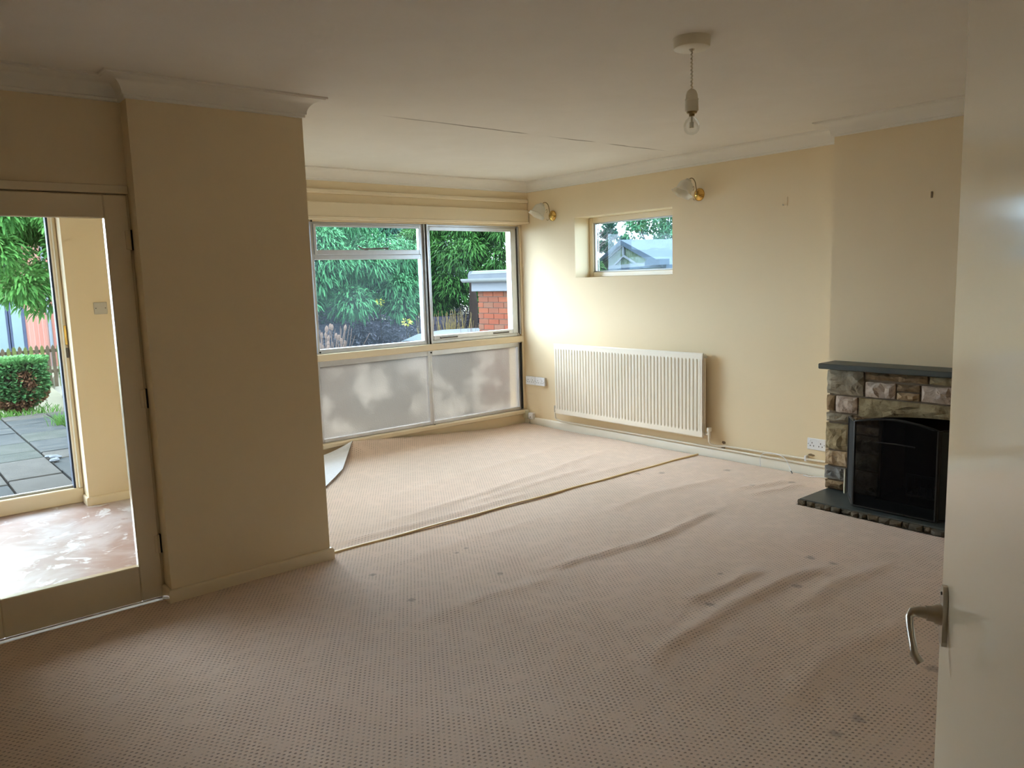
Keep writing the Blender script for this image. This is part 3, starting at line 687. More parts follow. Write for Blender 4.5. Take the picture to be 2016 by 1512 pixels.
# ------------------------------------------------------------------ sockets and boxes
def socket(y0,y1,z0,z1,label,x=XR,surface=False,group=None):
    t=empty('socket',(x,(y0+y1)/2,z0),label,'socket',group)
    dpth=.032 if surface else .009
    if surface: MB().bbox(x-.024,x,y0+.002,y1-.002,z0+.002,z1-.002,.003).build('back_box',M['plastic_grey'],t)
    MB().bbox(x-dpth,x-(.024 if surface else 0),y0,y1,z0,z1,.004).build('face_plate',M['plastic'],t)
    f=x-dpth; zc=(z0+z1)/2; h=z1-z0; w=y1-y0
    for c in (y0+w*.27,y0+w*.73):
        for dy,dz in ((0,.10*h),(-.013,-.15*h),(.013,-.15*h)):
            MB().bbox(f-.0006,f+.001,c+dy-.0028,c+dy+.0028,zc+dz-.005,zc+dz+.005,.0002).build('pin_slot',M['black'],t)
        MB().bbox(f-.004,f,c+.016-.0065,c+.016+.0065,zc+.19*h,zc+.38*h,.002).build('switch',M['plastic'],t)
    for yy in (y0+w*.07,y1-w*.07): MB().lathe([(0,0),(.003,0),(.003,.001),(0,.001)],(f,yy,zc),(-1,0,0),8).build('screw',M['dark_metal'],t)
    return t
socket(5.862,6.005,.417,.503,'white double socket nearest the window corner of the paired sockets',surface=True)
socket(5.718,5.859,.417,.503,'white double socket nearer the radiator of the paired sockets',surface=True)
socket(2.762,2.905,.200,.286,'white double socket low on the wall beside the stone fireplace')
t=empty('junction_box',(XR,6.035,.06),'ivory junction box low in the corner under the window jamb','junction box')
MB().bbox(XR-.040,XR,5.992,6.075,.060,.146,.006).build('box_body',M['plastic_old'],t); MB().bbox(XR-.044,XR-.040,5.996,6.071,.064,.142,.003).build('lid',M['plastic_old'],t)
t=empty('telephone_socket',(XR,5.94,.05),'smaller white telephone socket beside the ivory junction box','socket')
MB().bbox(XR-.034,XR-.0,5.905,5.978,.056,.124,.005).build('box_body',M['plastic'],t); MB().bbox(XR-.038,XR-.034,5.909,5.974,.060,.120,.003).build('lid',M['plastic'],t); MB().bbox(XR-.0386,XR-.037,5.935,5.948,.078,.086,.0003).build('port',M['black'],t)
MB().tube([(XR-.022,5.965,.06),(XR-.024,5.967,.03),(XR-.026,5.972,.014)],.0028,6).build('telephone_cable',M['plastic_grey'],label='short grey cable dropping from the telephone socket to the carpet',cat='cable')
t=empty('blank_plate',(1.28,6.015,1.34),'blank cream cover plate on the porch wall','plate')
MB().bbox(1.237,1.323,6.006,6.015,1.340,1.424,.004).build('face_plate',M['plastic_grey'],t)
for x in (1.250,1.310): MB().lathe([(0,0),(.004,0),(.004,.0012),(0,.0012)],(x,6.006,1.382),(0,-1,0),8).build('screw',M['dark_metal'],t)
# loose cable and scrap by the fireplace
pts=bez([(5.150,3.262,.012),(5.148,3.265,.08),(5.156,3.252,.112),(5.162,3.20,.128),(5.160,3.12,.128),(5.150,3.06,.110),(5.135,3.02,.07),(5.110,2.985,.035)],5)
cb=MB().tube(pts,.0028,6).build('loose_cable',M['plastic'],smooth=True,label='thin white cable end looped over the pipes beside the fireplace',cat='cable')
MB().tube([(5.110,2.985,.035),(5.098,2.967,.022)],.0034,6).build('bare_tip',M['black'],cb)
MB().tube(bez([(5.155,2.68,.030),(5.13,2.76,.026),(5.11,2.83,.020),(5.115,2.89,.020)],5),.0035,6).build('loose_cable',M['plastic'],smooth=True,label='short white wire lying on the carpet edge below the pipes',cat='cable')
# fixings left on the walls
def plug(name,x,y,z,r,label,mat='hole'):
    MB().lathe([(0,0),(r,0),(r*.8,.004),(0,.006)],(x,y,z),(-1,0,0),10).build(name,M[mat],label=label,cat='wall plug')
mb=MB(); mb.bbox(XC-.005,XC,1.990,2.002,1.894,1.932,.002); mb.build('wall_plug',M['stone_brown'],label='brown wall plug high on the chimney breast',cat='wall plug')
t=empty('picture_hook',(XR,3.12,1.955),'faint painted picture hook on the wall beside the chimney breast','hook')
MB().bbox(XR-.004,XR,3.098,3.104,1.955,2.02,.001).build('back_strip',M['gloss'],t); MB().tube([(XR-.003,3.128,1.965),(XR-.014,3.128,1.962),(XR-.016,3.128,1.972)],.003,6).build('hook',M['plastic_grey'],t)

# ------------------------------------------------------------------ wall lights
def wall_light(y,z,label):
    t=empty('wall_light',(XR,y,z),label,'wall light')
    MB().lathe([(0,.034),(.010,.033),(.020,.030),(.036,.020),(.046,.010),(.050,.004),(.050,0),(0,0)],(XR,y,z),(-1,0,0),28).build('back_plate',M['brass'],t,smooth=True)
    MB().lathe([(0,.0),(.006,.0),(.007,.006),(.004,.012),(0,.013)],(XR-.033,y,z),(-1,0,0),10).build('finial',M['bronze'],t,smooth=True)
    arm=bez([(XR-.030,y,z+.008),(XR-.040,y+.002,z+.05),(XR-.050,y+.004,z+.095),(XR-.075,y+.006,z+.120),(XR-.105,y+.008,z+.120),(XR-.120,y+.010,z+.108)],5)
    MB().tube(arm,.0038,8).build('arm',M['bronze'],t,smooth=True)
    sc=bez([(XR-.036,y,z-.012),(XR-.056,y,z-.040),(XR-.075,y,z-.042),(XR-.078,y,z-.032)],4); MB().tube(sc,.0022,6).build('scroll',M['bronze'],t,smooth=True)
    sc=bez([(XR-.082,y+.004,z+.046),(XR-.070,y+.004,z+.062),(XR-.062,y+.004,z+.050),(XR-.070,y+.004,z+.034),(XR-.078,y+.004,z+.028)],4); MB().tube(sc,.0018,6).build('scroll',M['bronze'],t,smooth=True)
    c=Vector((XR-.122,y+.012,z+.106)); ax=Vector((-.50,.14,-.85)).normalized()
    MB().lathe([(0,-.004),(.022,-.004),(.026,.004),(.027,.022),(.022,.026)],c,ax,20).build('cup',M['plastic_grey'],t,smooth=True)
    sfn=lambda j,tt: .09*max(0,(j-4)/5)*math.sin(6*tt)
    prof=[(.020,.012),(.040,.020),(.053,.036),(.058,.054),(.059,.072),(.061,.088),(.066,.102),(.074,.112),(.081,.118),(.083,.120)]
    inner=[(a-.003,b_+.002) for a,b_ in prof[::-1]]
    MB().lathe(prof+inner,c,ax,42,scallop=lambda j,tt: sfn(min(j,19-j),tt)).build('shade',M['shade'],t,smooth=True)
    MB().lathe([(0,.02),(.012,.022),(.014,.045),(.018,.062),(.012,.078),(0,.084)],c,ax,14).build('bulb',M['plastic'],t,smooth=True)
wall_light(3.868,2.112,'brass wall light with tulip glass shade right of the small window')
wall_light(5.577,2.083,'brass wall light with tulip glass shade in the corner left of the small window')

# ------------------------------------------------------------------ pendant bulb
px,py=2.668,2.025
t=empty('pendant_light',(px,py,2.09),'bare clear bulb hanging on a short white flex from the ceiling','pendant light')
MB().lathe([(0,2.388),(.066,2.388),(.071,2.391),(.072,2.396),(.074,2.43),(0,2.43)],(px,py,0),(0,0,1),32).build('ceiling_rose',M['plastic_cream'],t,smooth=True)
MB().lathe([(0,2.380),(.008,2.380),(.012,2.389),(0,2.389)],(px,py,0),(0,0,1),14).build('cord_grip',M['plastic_cream'],t,smooth=True)
tw=[(px+.0025*math.cos(i*1.4),py+.0025*math.sin(i*1.4),2.386-.158*i/48) for i in range(49)]
MB().tube(tw,.0034,7).build('flex',M['plastic_cream'],t,smooth=True)
hd=MB().lathe([(0,2.234),(.010,2.233),(.018,2.226),(.023,2.212),(.0245,2.196),(.0275,2.195),(.0275,2.190),(.0265,2.189),(.0275,2.150),(.025,2.146),(0,2.146)],(px,py,0),(0,0,1),22).build('lamp_holder',M['plastic_cream'],t,smooth=True)
MB().lathe([(0,2.147),(.023,2.147),(.019,2.139),(.012,2.137),(.011,2.128),(0,2.128)],(px,py,0),(0,0,1),18).build('skirt',M['bronze'],hd,smooth=True)
MB().lathe([(.010,2.131),(.0125,2.124),(.024,2.114),(.031,2.100),(.0325,2.088),(.029,2.072),(.020,2.061),(.008,2.056),(0,2.0555)],(px,py,0),(0,0,1),26).build('bulb',M['glass_clear'],t,smooth=True)
c=MB(); c.tube([(px,py,2.13),(px,py,2.105)],.004,8); c.tube([(px,py,2.105),(px,py,2.082)],.0085,10); c.build('filament_capsule',M['plastic_cream'],t,smooth=True)

# ------------------------------------------------------------------ fireplace
FP=empty('fireplace',(4.85,1.82,0),'rough stone fireplace with dark slate mantel shelf and hearth','fireplace')
def rough_block(x0,x1,y0,y1,z0,z1,mat,seed,amp=.012,name='stone',parent=None,ny=5,nz=4):
    """block whose front (x0, facing -x) is split-faced"""
    r=random.Random(seed); mb=MB(); ny=max(3,min(9,int((y1-y0)/.035)+1)); nz=max(3,min(6,int((z1-z0)/.035)+1))
    vs_=[];fs=[]
    for i in range(ny+1):
        for j in range(nz+1):
            e=(i in (0,ny)) or (j in (0,nz))
            y=y0+(y1-y0)*i/ny+(0 if i in (0,ny) else r.uniform(-.006,.006)); z=z0+(z1-z0)*j/nz+(0 if j in (0,nz) else r.uniform(-.006,.006))
            if i==0: y+=r.uniform(0,.005)
            if i==ny: y-=r.uniform(0,.005)
            if j==0: z+=r.uniform(0,.004)
            if j==nz: z-=r.uniform(0,.004)
            x=x0+(r.uniform(.004,.009) if e else r.uniform(-amp,amp*.4)-.004)
            vs_.append((x,y,z))
    m=nz+1
    for i in range(ny):
        for j in range(nz):
            a=i*m+j
            fs += [(a,a+1,a+m+1),(a,a+m+1,a+m)] if r.random()<.5 else [(a,a+1,a+m),(a+1,a+m+1,a+m)]
    n=len(vs_); rim=[i*m for i in range(ny+1)]+[ny*m+j for j in range(1,m)]+[i*m+nz for i in range(ny-1,-1,-1)]+[j for j in range(nz-1,0,-1)]
    for q in rim: vs_.append((x1,vs_[q][1],vs_[q][2]))
    k=len(rim)
    for i in range(k): fs.append((rim[i],rim[(i+1)%k],n+(i+1)%k,n+i))
    fs.append(tuple(range(n,n+k)))
    mb.add(vs_,fs); return mb.build(name,M[mat],parent if parent is not None else FP)
XS=4.80
core=MB(); core.box(XS+.022,XC,2.215,2.548,.05,.86); core.box(XS+.022,XC,1.10,2.215,.60,.86); core.box(XS+.022,XC,1.10,1.40,.05,.60)
core.build('mortar_core',M['mortar'],FP)
ST=[(2.318,2.562,.690,.846,'stone_grey'),(1.935,2.308,.800,.848,'stone_brown'),(1.55,1.925,.800,.848,'stone_olive'),(1.12,1.54,.800,.848,'stone_brown'),
    (2.120,2.308,.690,.788,'stone_pink'),(1.978,2.112,.745,.790,'stone_brown'),(1.978,2.112,.690,.738,'stone_gold'),(1.795,1.970,.690,.790,'stone_pink'),(1.60,1.788,.690,.790,'stone_brown'),(1.36,1.592,.690,.790,'stone_grey'),(1.12,1.352,.690,.790,'stone_pink'),
    (2.508,2.562,.577,.680,'stone_brown'),(2.354,2.498,.572,.680,'stone_pink'),
    (2.388,2.562,.506,.563,'stone_grey'),(2.215,2.380,.506,.563,'stone_brown'),
    (2.388,2.564,.322,.497,'stone_olive'),(2.215,2.380,.446,.497,'stone_pink'),(2.215,2.380,.328,.436,'stone_grey'),
    (2.385,2.562,.215,.313,'stone_gold'),(2.215,2.376,.215,.319,'stone_grey'),
    (2.420,2.566,.120,.206,'stone_blue'),(2.215,2.410,.060,.206,'stone_grey'),(2.420,2.560,.054,.111,'stone_brown')]
for i,(a,b_,c_,d_,mt) in enumerate(ST): rough_block(XS,XS+.05,a,b_,c_,d_,mt,100+i)
# near pier, hidden behind the open door
for i,(c_,d_,mt) in enumerate([(.054,.17,'stone_gold'),(.18,.30,'stone_grey'),(.31,.43,'stone_olive'),(.44,.53,'stone_pink')]): rough_block(XS,XS+.05,1.12,1.40,c_,d_,mt,300+i)
# lintel with a slightly arched soffit
lb=MB(); n=14; vs_=[];fs=[]; r=random.Random(5)
for i in range(n+1):
    y=2.345-(2.345-1.28)*i/n; u=(y-1.80)/.54; zb=.600-.055*u*u
    for j in range(5):
        z=zb+(.680-zb)*j/4; e=j in (0,4) or i in (0,n)
        vs_.append((XS+(.006 if e else r.uniform(-.016,.004)),y,z))
    vs_.append((XS+.05,y,.680)); vs_.append((XC,y,zb))
for i in range(n):
    for j in range(6): fs.append((i*7+j,i*7+j+1,i*7+8+j,i*7+7+j))
    fs.append((i*7+6,i*7,i*7+7,i*7+13))
fs += [tuple(range(7)),tuple(range(n*7,n*7+7))]
lb.add(vs_,fs).build('lintel',M['stone_olive'],FP)
MB().bbox(4.695,XC+.0,1.08,2.566,.862,.897,.005).build('mantel_shelf',M['slate'],FP)
# hearth slab with a row of rough edging stones
MB().bbox(4.478,XC+.0,1.06,2.555,.004,.047,.004).build('hearth_slab',M['slate'],FP)
y=2.56; i=0; r=random.Random(11)
while y>1.08:
    w_=r.uniform(.035,.085); rough_block(4.452+r.uniform(-.006,.012),4.484,max(1.08,y-w_),y-.001,.004,.044+r.uniform(-.004,.0),['edge_slate','edge_slate','edge_slate_b','edge_slate_b'][r.randrange(4)],500+i,amp=.008,name='edging_stone'); y-=w_; i+=1
mb=MB(); mb.box(5.165,5.19,1.40,2.22,0,.62); mb.box(XS+.05,5.165,2.205,2.22,0,.62); mb.box(XS+.05,5.165,1.40,1.415,0,.62); mb.box(XS+.05,5.165,1.40,2.22,.605,.62); mb.box(XS+.0,5.165,1.40,2.22,.0,.052)
mb.build('firebox',M['soot'],FP)
# grate
G=empty('fire_grate',(4.95,1.8,.052),'black iron fire grate inside the fireplace opening','grate')
MB().bbox(4.86,4.875,1.58,2.06,.085,.10,.002).build('rail',M['iron'],G); MB().bbox(4.86,4.875,1.58,2.06,.21,.225,.002).build('rail',M['iron'],G)
for k in range(13): MB().bbox(4.862,4.872,1.595+k*.038,1.605+k*.038,.10,.215,.001).build('bar',M['iron'],G)
for yy in (1.60,2.03):
    for xx in (4.862,5.05): MB().bbox(xx,xx+.012,yy,yy+.012,.052,.10,.001).build('leg',M['iron'],G)
MB().bbox(4.862,5.06,1.58,2.06,.092,.100,.001).build('base_plate',M['iron'],G)
# spark screen
S=empty('fire_screen',(4.60,1.99,.047),'black folding mesh fire screen standing on the slate hearth','fire screen')
def panel(p0,p1,z0,zc0,zc1,arch,mat):
    p0=Vector((*p0,0));p1=Vector((*p1,0)); n=16
    top=[p0.lerp(p1,i/n)+Vector((0,0,zc0+(zc1-zc0)*i/n+arch*math.sin(math.pi*i/n))) for i in range(n+1)]
    bot=[p0.lerp(p1,i/n)+Vector((0,0,z0)) for i in range(n+1)]
    fr=MB(); fr.tube([bot[0]]+top+[bot[-1]],.0075,8); fr.tube([bot[0],bot[-1]],.0075,8)
    f=fr.build('panel_frame',M['iron'],S,smooth=True)
    m_=MB(); m_.add(bot+top,[(i,i+1,n+2+i,n+1+i) for i in range(n)]); m_.build('mesh',M[mat],f)
panel((4.545,2.236),(4.545,1.758),.056,.580,.580,.034,'spark_mesh')
panel((4.552,2.244),(4.772,2.386),.056,.578,.560,.0,'spark_mesh_side')
panel((4.552,1.750),(4.772,1.60),.056,.578,.560,.0,'spark_mesh_side')
MB().tube([(4.535,2.10,.47),(4.530,1.99,.475),(4.535,1.88,.47)],.004,6).build('handle',M['iron'],S,smooth=True)
MB().tube([(4.785,2.412,.047),(4.785,2.412,.205)],.007,8).build('gas_pipe',M['plastic_old'],label='short cream upright pipe between the stone pier and the screen',cat='pipe',smooth=True)

# ================================================================== outside
ZG=-.80
mb=MB(); mb.add([(2.2,6.3,ZG),(60,6.3,ZG),(60,60,ZG),(2.2,60,ZG),(2.2,6.3,ZG-.3),(60,6.3,ZG-.3),(60,60,ZG-.3),(2.2,60,ZG-.3)],[(0,1,2,3),(4,7,6,5),(0,4,5,1),(1,5,6,2),(2,6,7,3),(3,7,4,0)])
mb.box(5.47,60,-20,6.3,ZG-.3,ZG); mb.box(-30,XL-.13,-20,6.29,ZG-.3,-.16)
st(mb,'ground',M['drive'],label='pale driveway beyond the wide window')
mb=MB(); vs_=[(-14,6.3,-.16),(2.2,6.3,-.16),(2.2,12.0,-.16),(-14,12.0,-.16),(2.9,19,-.45),(-14,19,-.45),(5.5,32,-.8),(-14,32,-.8)]
mb.add(vs_,[(0,1,2,3),(3,2,4,5),(5,4,6,7)]); mb.add([(p[0],p[1],-1.2) for p in vs_],[(3,2,1,0),(5,4,2,3),(7,6,4,5)])
b0=len(vs_); mb.f += [(1,2,b0+2,b0+1),(2,4,b0+4,b0+2),(4,6,b0+6,b0+4)]
st(mb,'garden_bed',M['soil'],label='soil garden bed beyond the patio')
# patio flags, each a part
PT=empty('patio',(0,9,-.16),'stone flag patio outside the garden door',kind='structure')
cols_=[-3.25,-2.6,-2.0,-1.45,-.95,-.42,.02,.42,.80,1.235,1.745,2.18]; r=random.Random(21)
for a,b_ in zip(cols_[:-1],cols_[1:]):
    y=6.47
    while y<11.95:
        L=r.choice([.45,.6,.6,.75,.9]); y2=min(y+L,11.98)
        if 11.98-y2<.25: y2=11.98
        g_=.010; zt=-.10+r.uniform(-.006,.004)
        MB().bbox(a+g_,b_-g_,y+g_,y2-g_,-.155,zt,.008).build('flagstone',M[r.choice(['paving_blue','paving_buff','paving_green','paving_blue','paving_buff'])],PT)
        y=y2
r=random.Random(3)
for k in range(9):
    x=1.33+r.uniform(-.09,.22); y=8.52+r.uniform(-.12,.16); s_=r.uniform(.028,.05)
    mb=MB().lathe([(0,.0),(s_*.8,.006),(s_,s_*.35),(s_*.75,s_*.65),(0,s_*.75)],(x,y,-.101),(r.uniform(-.1,.1),r.uniform(-.1,.1),1),9)
    mb.build('pebble',M['pebble'],smooth=True,label='pale pebble in the small heap on the patio flags',cat='pebble',group='pebbles on the patio')

ev=empty('added_eaves',(4.2,6.6,2.2),'unseen roof overhang added to cut sky light at the small window',kind='structure')  # overhang added out of view to block high sky light
MB().bbox(5.46,6.05,-1.0,6.31,2.20,2.36,.01).build('soffit',M['fascia'],ev)
cn=empty('added_porch_canopy',(.2,6.8,2.2),'unseen flat canopy added to cut daylight into the porch',kind='structure')  # canopy added out of view to dim the light entering the porch
MB().bbox(-1.6,1.9,6.3,7.75,2.24,2.34,.01).build('deck',M['fascia'],cn); MB().bbox(-1.62,1.92,7.75,7.78,2.22,2.36,.004).build('fascia',M['fascia'],cn)
# ------------------------------------------------------------------ foliage generator
def sprays(P,Dv,length,width,tint,droop=.5,rng=RNG):
    """P (n,3) base, Dv (n,3) direction; bent two-segment blade each"""
    n=len(P); Dv=Dv/np.linalg.norm(Dv,axis=1,keepdims=True)
    side=np.cross(Dv,np.array([0,0,1.0])+rng.normal(0,.5,(n,3))); side/=np.linalg.norm(side,axis=1,keepdims=True)+1e-9
    L=(length*rng.uniform(.6,1.3,n))[:,None]; Wd=(width*rng.uniform(.6,1.3,n))[:,None]
    down=np.array([0,0,-1.0])*droop
    p1=P+Dv*L*.5+down*L*.12; p2=P+Dv*L*.85+down*L*.5
    V=np.stack([P-side*Wd*.3,P+side*Wd*.3,p1-side*Wd*.55,p1+side*Wd*.55,p2-side*Wd*.18,p2+side*Wd*.18],1).reshape(-1,3)
    b=np.arange(n)[:,None]*6
    F=np.concatenate([b+np.array([0,1,3,2]),b+np.array([2,3,5,4])],0)
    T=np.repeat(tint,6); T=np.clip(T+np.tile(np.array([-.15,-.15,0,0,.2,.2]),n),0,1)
    return V,F,T
def join(parts):
    Vs,Fs,Ts=[],[],[]; o=0
    for V,F,T in parts: Vs.append(V);Fs.append(F+o);Ts.append(T);o+=len(V)
    return np.concatenate(Vs),np.concatenate(Fs),np.concatenate(Ts)
def clumpy(centers,radii,n_each,length,width,droop,rng,flat=.75,tbase=.5,upbias=0.0):
    parts=[]
    for c,rd in zip(centers,radii):
        u=rng.normal(0,1,(n_each,3)); u/=np.linalg.norm(u,axis=1,keepdims=True)
        q=rng.uniform(.55,1.0,n_each)[:,None]
        P=np.array(c)+u*rd*np.array([1,1,flat])*q
        D=u*np.array([1,1,.6])+np.array([0,0,upbias])+rng.normal(0,.35,(n_each,3))
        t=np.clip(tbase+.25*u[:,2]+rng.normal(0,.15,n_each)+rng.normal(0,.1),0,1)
        parts.append(sprays(P,D,length,width,t,droop,rng))
    return join(parts)
def tree(name,label,cat,base,crown_fn,n_clumps,clump_r,n_each,length,width,mat,seed,droop=.6,trunk_r=.12,trunk_h=None,group=None,upbias=0.0,core=None):
    rng=np.random.default_rng(seed); r=random.Random(seed)
    t=empty(name,base,label,cat,group)
    C,Rd=[],[]
    for k in range(n_clumps):
        c,s=crown_fn(rng); C.append(np.array(base)+c); Rd.append(clump_r*s)
    V,F,T=clumpy(C,Rd,n_each,length,width,droop,rng,upbias=upbias)
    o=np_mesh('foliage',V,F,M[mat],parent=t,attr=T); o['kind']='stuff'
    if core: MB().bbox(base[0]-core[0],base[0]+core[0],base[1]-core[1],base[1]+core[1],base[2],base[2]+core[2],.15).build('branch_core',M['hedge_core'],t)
    h=trunk_h or 1.5; pts=[(base[0]+.05*math.sin(i),base[1]+.05*math.cos(i*1.3),base[2]+h*i/6-.05) for i in range(7)]
    MB().tube(pts,[trunk_r*(1-.12*i) for i in range(7)],9).build('trunk',M['bark'],t,smooth=True)
    return t
def cone_crown(rad,z0,z1,pw=1.0,fill=.25,top=4.0):
    def fn(rng):
        u=rng.uniform(0,1)**1.15; z=z0+(z1-z0)*u; R=rad*(1-u**top)**pw+.12
        a=rng.uniform(0,2*math.pi); q=1.0 if rng.uniform()>fill else rng.uniform(.2,.9)
        return np.array([R*q*math.cos(a),R*q*math.sin(a),z]),rng.uniform(.7,1.25)*(1-.25*u)
    return fn
def ball_crown(rx_,ry_,rz_,zc,fill=.3):
    def fn(rng):
        u=rng.normal(0,1,3); u/=np.linalg.norm(u); q=1.0 if rng.uniform()>fill else rng.uniform(.3,.9)
        return np.array([rx_*u[0]*q,ry_*u[1]*q,zc+rz_*u[2]*q]),rng.uniform(.7,1.25)
    return fn
# conifers beyond the wide window
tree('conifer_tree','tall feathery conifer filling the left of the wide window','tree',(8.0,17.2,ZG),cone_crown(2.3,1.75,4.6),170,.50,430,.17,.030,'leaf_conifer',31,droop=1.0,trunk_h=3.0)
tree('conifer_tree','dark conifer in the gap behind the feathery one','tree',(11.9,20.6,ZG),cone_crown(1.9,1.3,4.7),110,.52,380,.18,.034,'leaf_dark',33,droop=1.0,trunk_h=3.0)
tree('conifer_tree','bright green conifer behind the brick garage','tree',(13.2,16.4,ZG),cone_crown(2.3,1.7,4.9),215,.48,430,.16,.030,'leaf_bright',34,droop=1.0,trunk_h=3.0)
# dark hedge below the conifers
def box_crown(hx,hy,z0,z1):
    def fn(rng): return np.array([rng.uniform(-hx,hx),rng.uniform(-hy,hy),rng.uniform(z0,z1)]),rng.uniform(.8,1.2)
    return fn
M['leaf_shade']=leaf_mat('shaded_hedge_leaf',(.030,.028,.036),(.062,.058,.072),(.030,.040,.040))  # leaf colour carries the purple-grey shade under the conifers
tree('dark_hedge','hedge below the feathery conifer with shade painted into its dark purplish leaves','hedge',(9.5,15.4,ZG),box_crown(2.4,.5,.15,1.55),90,.36,330,.11,.022,'leaf_shade',41,core=(2.35,.3,1.45),droop=.2,trunk_r=.05,trunk_h=1.2)
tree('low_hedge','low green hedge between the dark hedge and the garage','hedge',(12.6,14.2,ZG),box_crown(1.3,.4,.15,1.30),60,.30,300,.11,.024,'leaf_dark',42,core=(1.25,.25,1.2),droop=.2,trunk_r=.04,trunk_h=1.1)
def stalks(name,label,cat,base,n,h,spread,mat,seed,heads=None,lean=.25,r0=.006):
    r=random.Random(seed); t=empty(name,base,label,cat); mb=MB()
    hb=MB()
    for k in range(n):
        x=base[0]+r.gauss(0,spread); y=base[1]+r.gauss(0,spread*.6); hh=h*r.uniform(.6,1.1); lx=r.gauss(0,lean); ly=r.gauss(0,lean)
        p=[(x,y,base[2]),(x+lx*hh*.3,y+ly*hh*.3,base[2]+hh*.55),(x+lx*hh*.8,y+ly*hh*.8,base[2]+hh)]
        mb.tube(p,[r0,r0*.8,r0*.5],4)
        if heads and r.random()<.35: hb.lathe([(0,-.03),(heads*.7,-.02),(heads,.02),(heads*.6,.05),(0,.06)],p[2],(lx,ly,1),7)
    o=mb.build('stalks',M[mat],t); o['kind']='stuff'
    if heads and hb.v: o2=hb.build('seed_heads',M['dry'],t); o2['kind']='stuff'
    return t
stalks('dead_stalks','tangle of dead pinkish stalks outside the left clear pane','dead plant',(4.82,9.8,ZG),130,1.60,.15,'dry',51,heads=.022,lean=.13,r0=.007)
stalks('straw_grass','clump of straw-coloured tall grass left of the garage','tall grass',(8.85,12.5,ZG),170,1.6,.26,'straw',52,lean=.10,r0=.008)
stalks('straw_grass','thin brown stems against the garage corner','tall grass',(7.0,9.25,ZG),26,1.65,.08,'dry',53,lean=.06,r0=.005)
for (x,y,z,lb_) in ((8.65,14.85,1.08,'yellow leaf spray on top of the dark hedge'),(8.52,13.6,.68,'yellow leaf spray at the right end of the dark hedge')):
    rng=np.random.default_rng(int(x*10)); t=empty('yellow_spray',(x,y,z-.25),lb_,'plant')
    V,F,T=clumpy([(x,y,z)],[.09],40,.06,.025,.3,rng); o=np_mesh('leaves',V,F,M['petal'],parent=t,attr=T); o['kind']='stuff'
    MB().tube([(x,y,z-.25-.6),(x,y,z)],.008,6).build('stem',M['bark'],t)
# tree trunk by the garage
MB().tube([(9.33,12.4,ZG),(9.31,12.42,.3),(9.35,12.4,1.0),(9.36,12.45,1.5)],[.12,.10,.09,.05],9).build('tree_stump',M['bark'],smooth=True,label='dark slim trunk beside the garage corner',cat='trunk')

# ------------------------------------------------------------------ garage
GX,GY0,GY1=6.68,6.95,8.75; GX1=9.2
GR=empty('garage',(7.9,7.85,ZG),'flat-roofed red brick garage with white fascia seen through the window','garage')
MB().box(GX+.012,GX1,GY0,GY1-.004,ZG,1.335).build('wall_core',M['brick_mortar'],GR)
rows=28; ch=(1.335-ZG)/rows; r=random.Random(8); base_mesh={}
for j in range(rows):
    y=GY0+.001; first=True
    while y<GY1-.02:
        L=.1025 if (first and j%2) else .215
        y2=min(y+L,GY1); first=False
        key=round(y2-y,3)
        mt='brick%d'%r.randrange(4)
        o=MB().box(GX-.002+r.uniform(0,.003),GX+.03,y,y2,ZG+j*ch+.004,ZG+(j+1)*ch-.006).build('brick',M[mt],GR)
        y=y2+.010
MB().bbox(GX-.075,GX-.05,GY0-.05,GY1+.05,1.335,1.475,.004).build('fascia',M['fascia'],GR)
MB().box(GX-.05,GX1+.06,GY0-.05,GY1+.05,1.335,1.50).build('roof_deck',M['felt'],GR)
mb=MB(); gy0,gy1=GY0-.05,GY1+.16; n=10; vs_=[];fs=[]
for yv in (gy0,gy1):
    for k in range(n+1):
        a=math.pi*k/n; vs_.append((GX-.125-.052*math.cos(a),yv,1.512-.055*math.sin(a)))
    for k in range(n,-1,-1):
        a=math.pi*k/n; vs_.append((GX-.125-.047*math.cos(a),yv,1.512-.050*math.sin(a)))
m=2*(n+1)
for k in range(m): fs.append((k,(k+1)%m,m+(k+1)%m,m+k))
fs += [tuple(range(m))[::-1],tuple(range(m,2*m))]
mb.add(vs_,fs).build('gutter',M['gutter'],GR,smooth=True)
mb=MB(); mb.prism([(GX-.10,1.50),(GX-.10,1.575),(GX-.085,1.605),(GX-.055,1.618),(GX+.06,1.618),(GX+.16,1.50)],'y',GY0-.04,GY1+.02); mb.build('roof_edge',M['felt'],GR)
mb=MB(); mb.prism([(GY1+.02,1.50),(GY1+.02,1.618),(GY1+.06,1.605),(GY1+.085,1.57),(GY1+.09,1.50)],'x',GX-.10,GX+.10); mb.build('roof_edge',M['felt'],GR)
MB().bbox(GX-.104,GX-.098,GY0-.04,GY1+.03,1.572,1.582,.001).build('trim_strip',M['fascia'],GR)

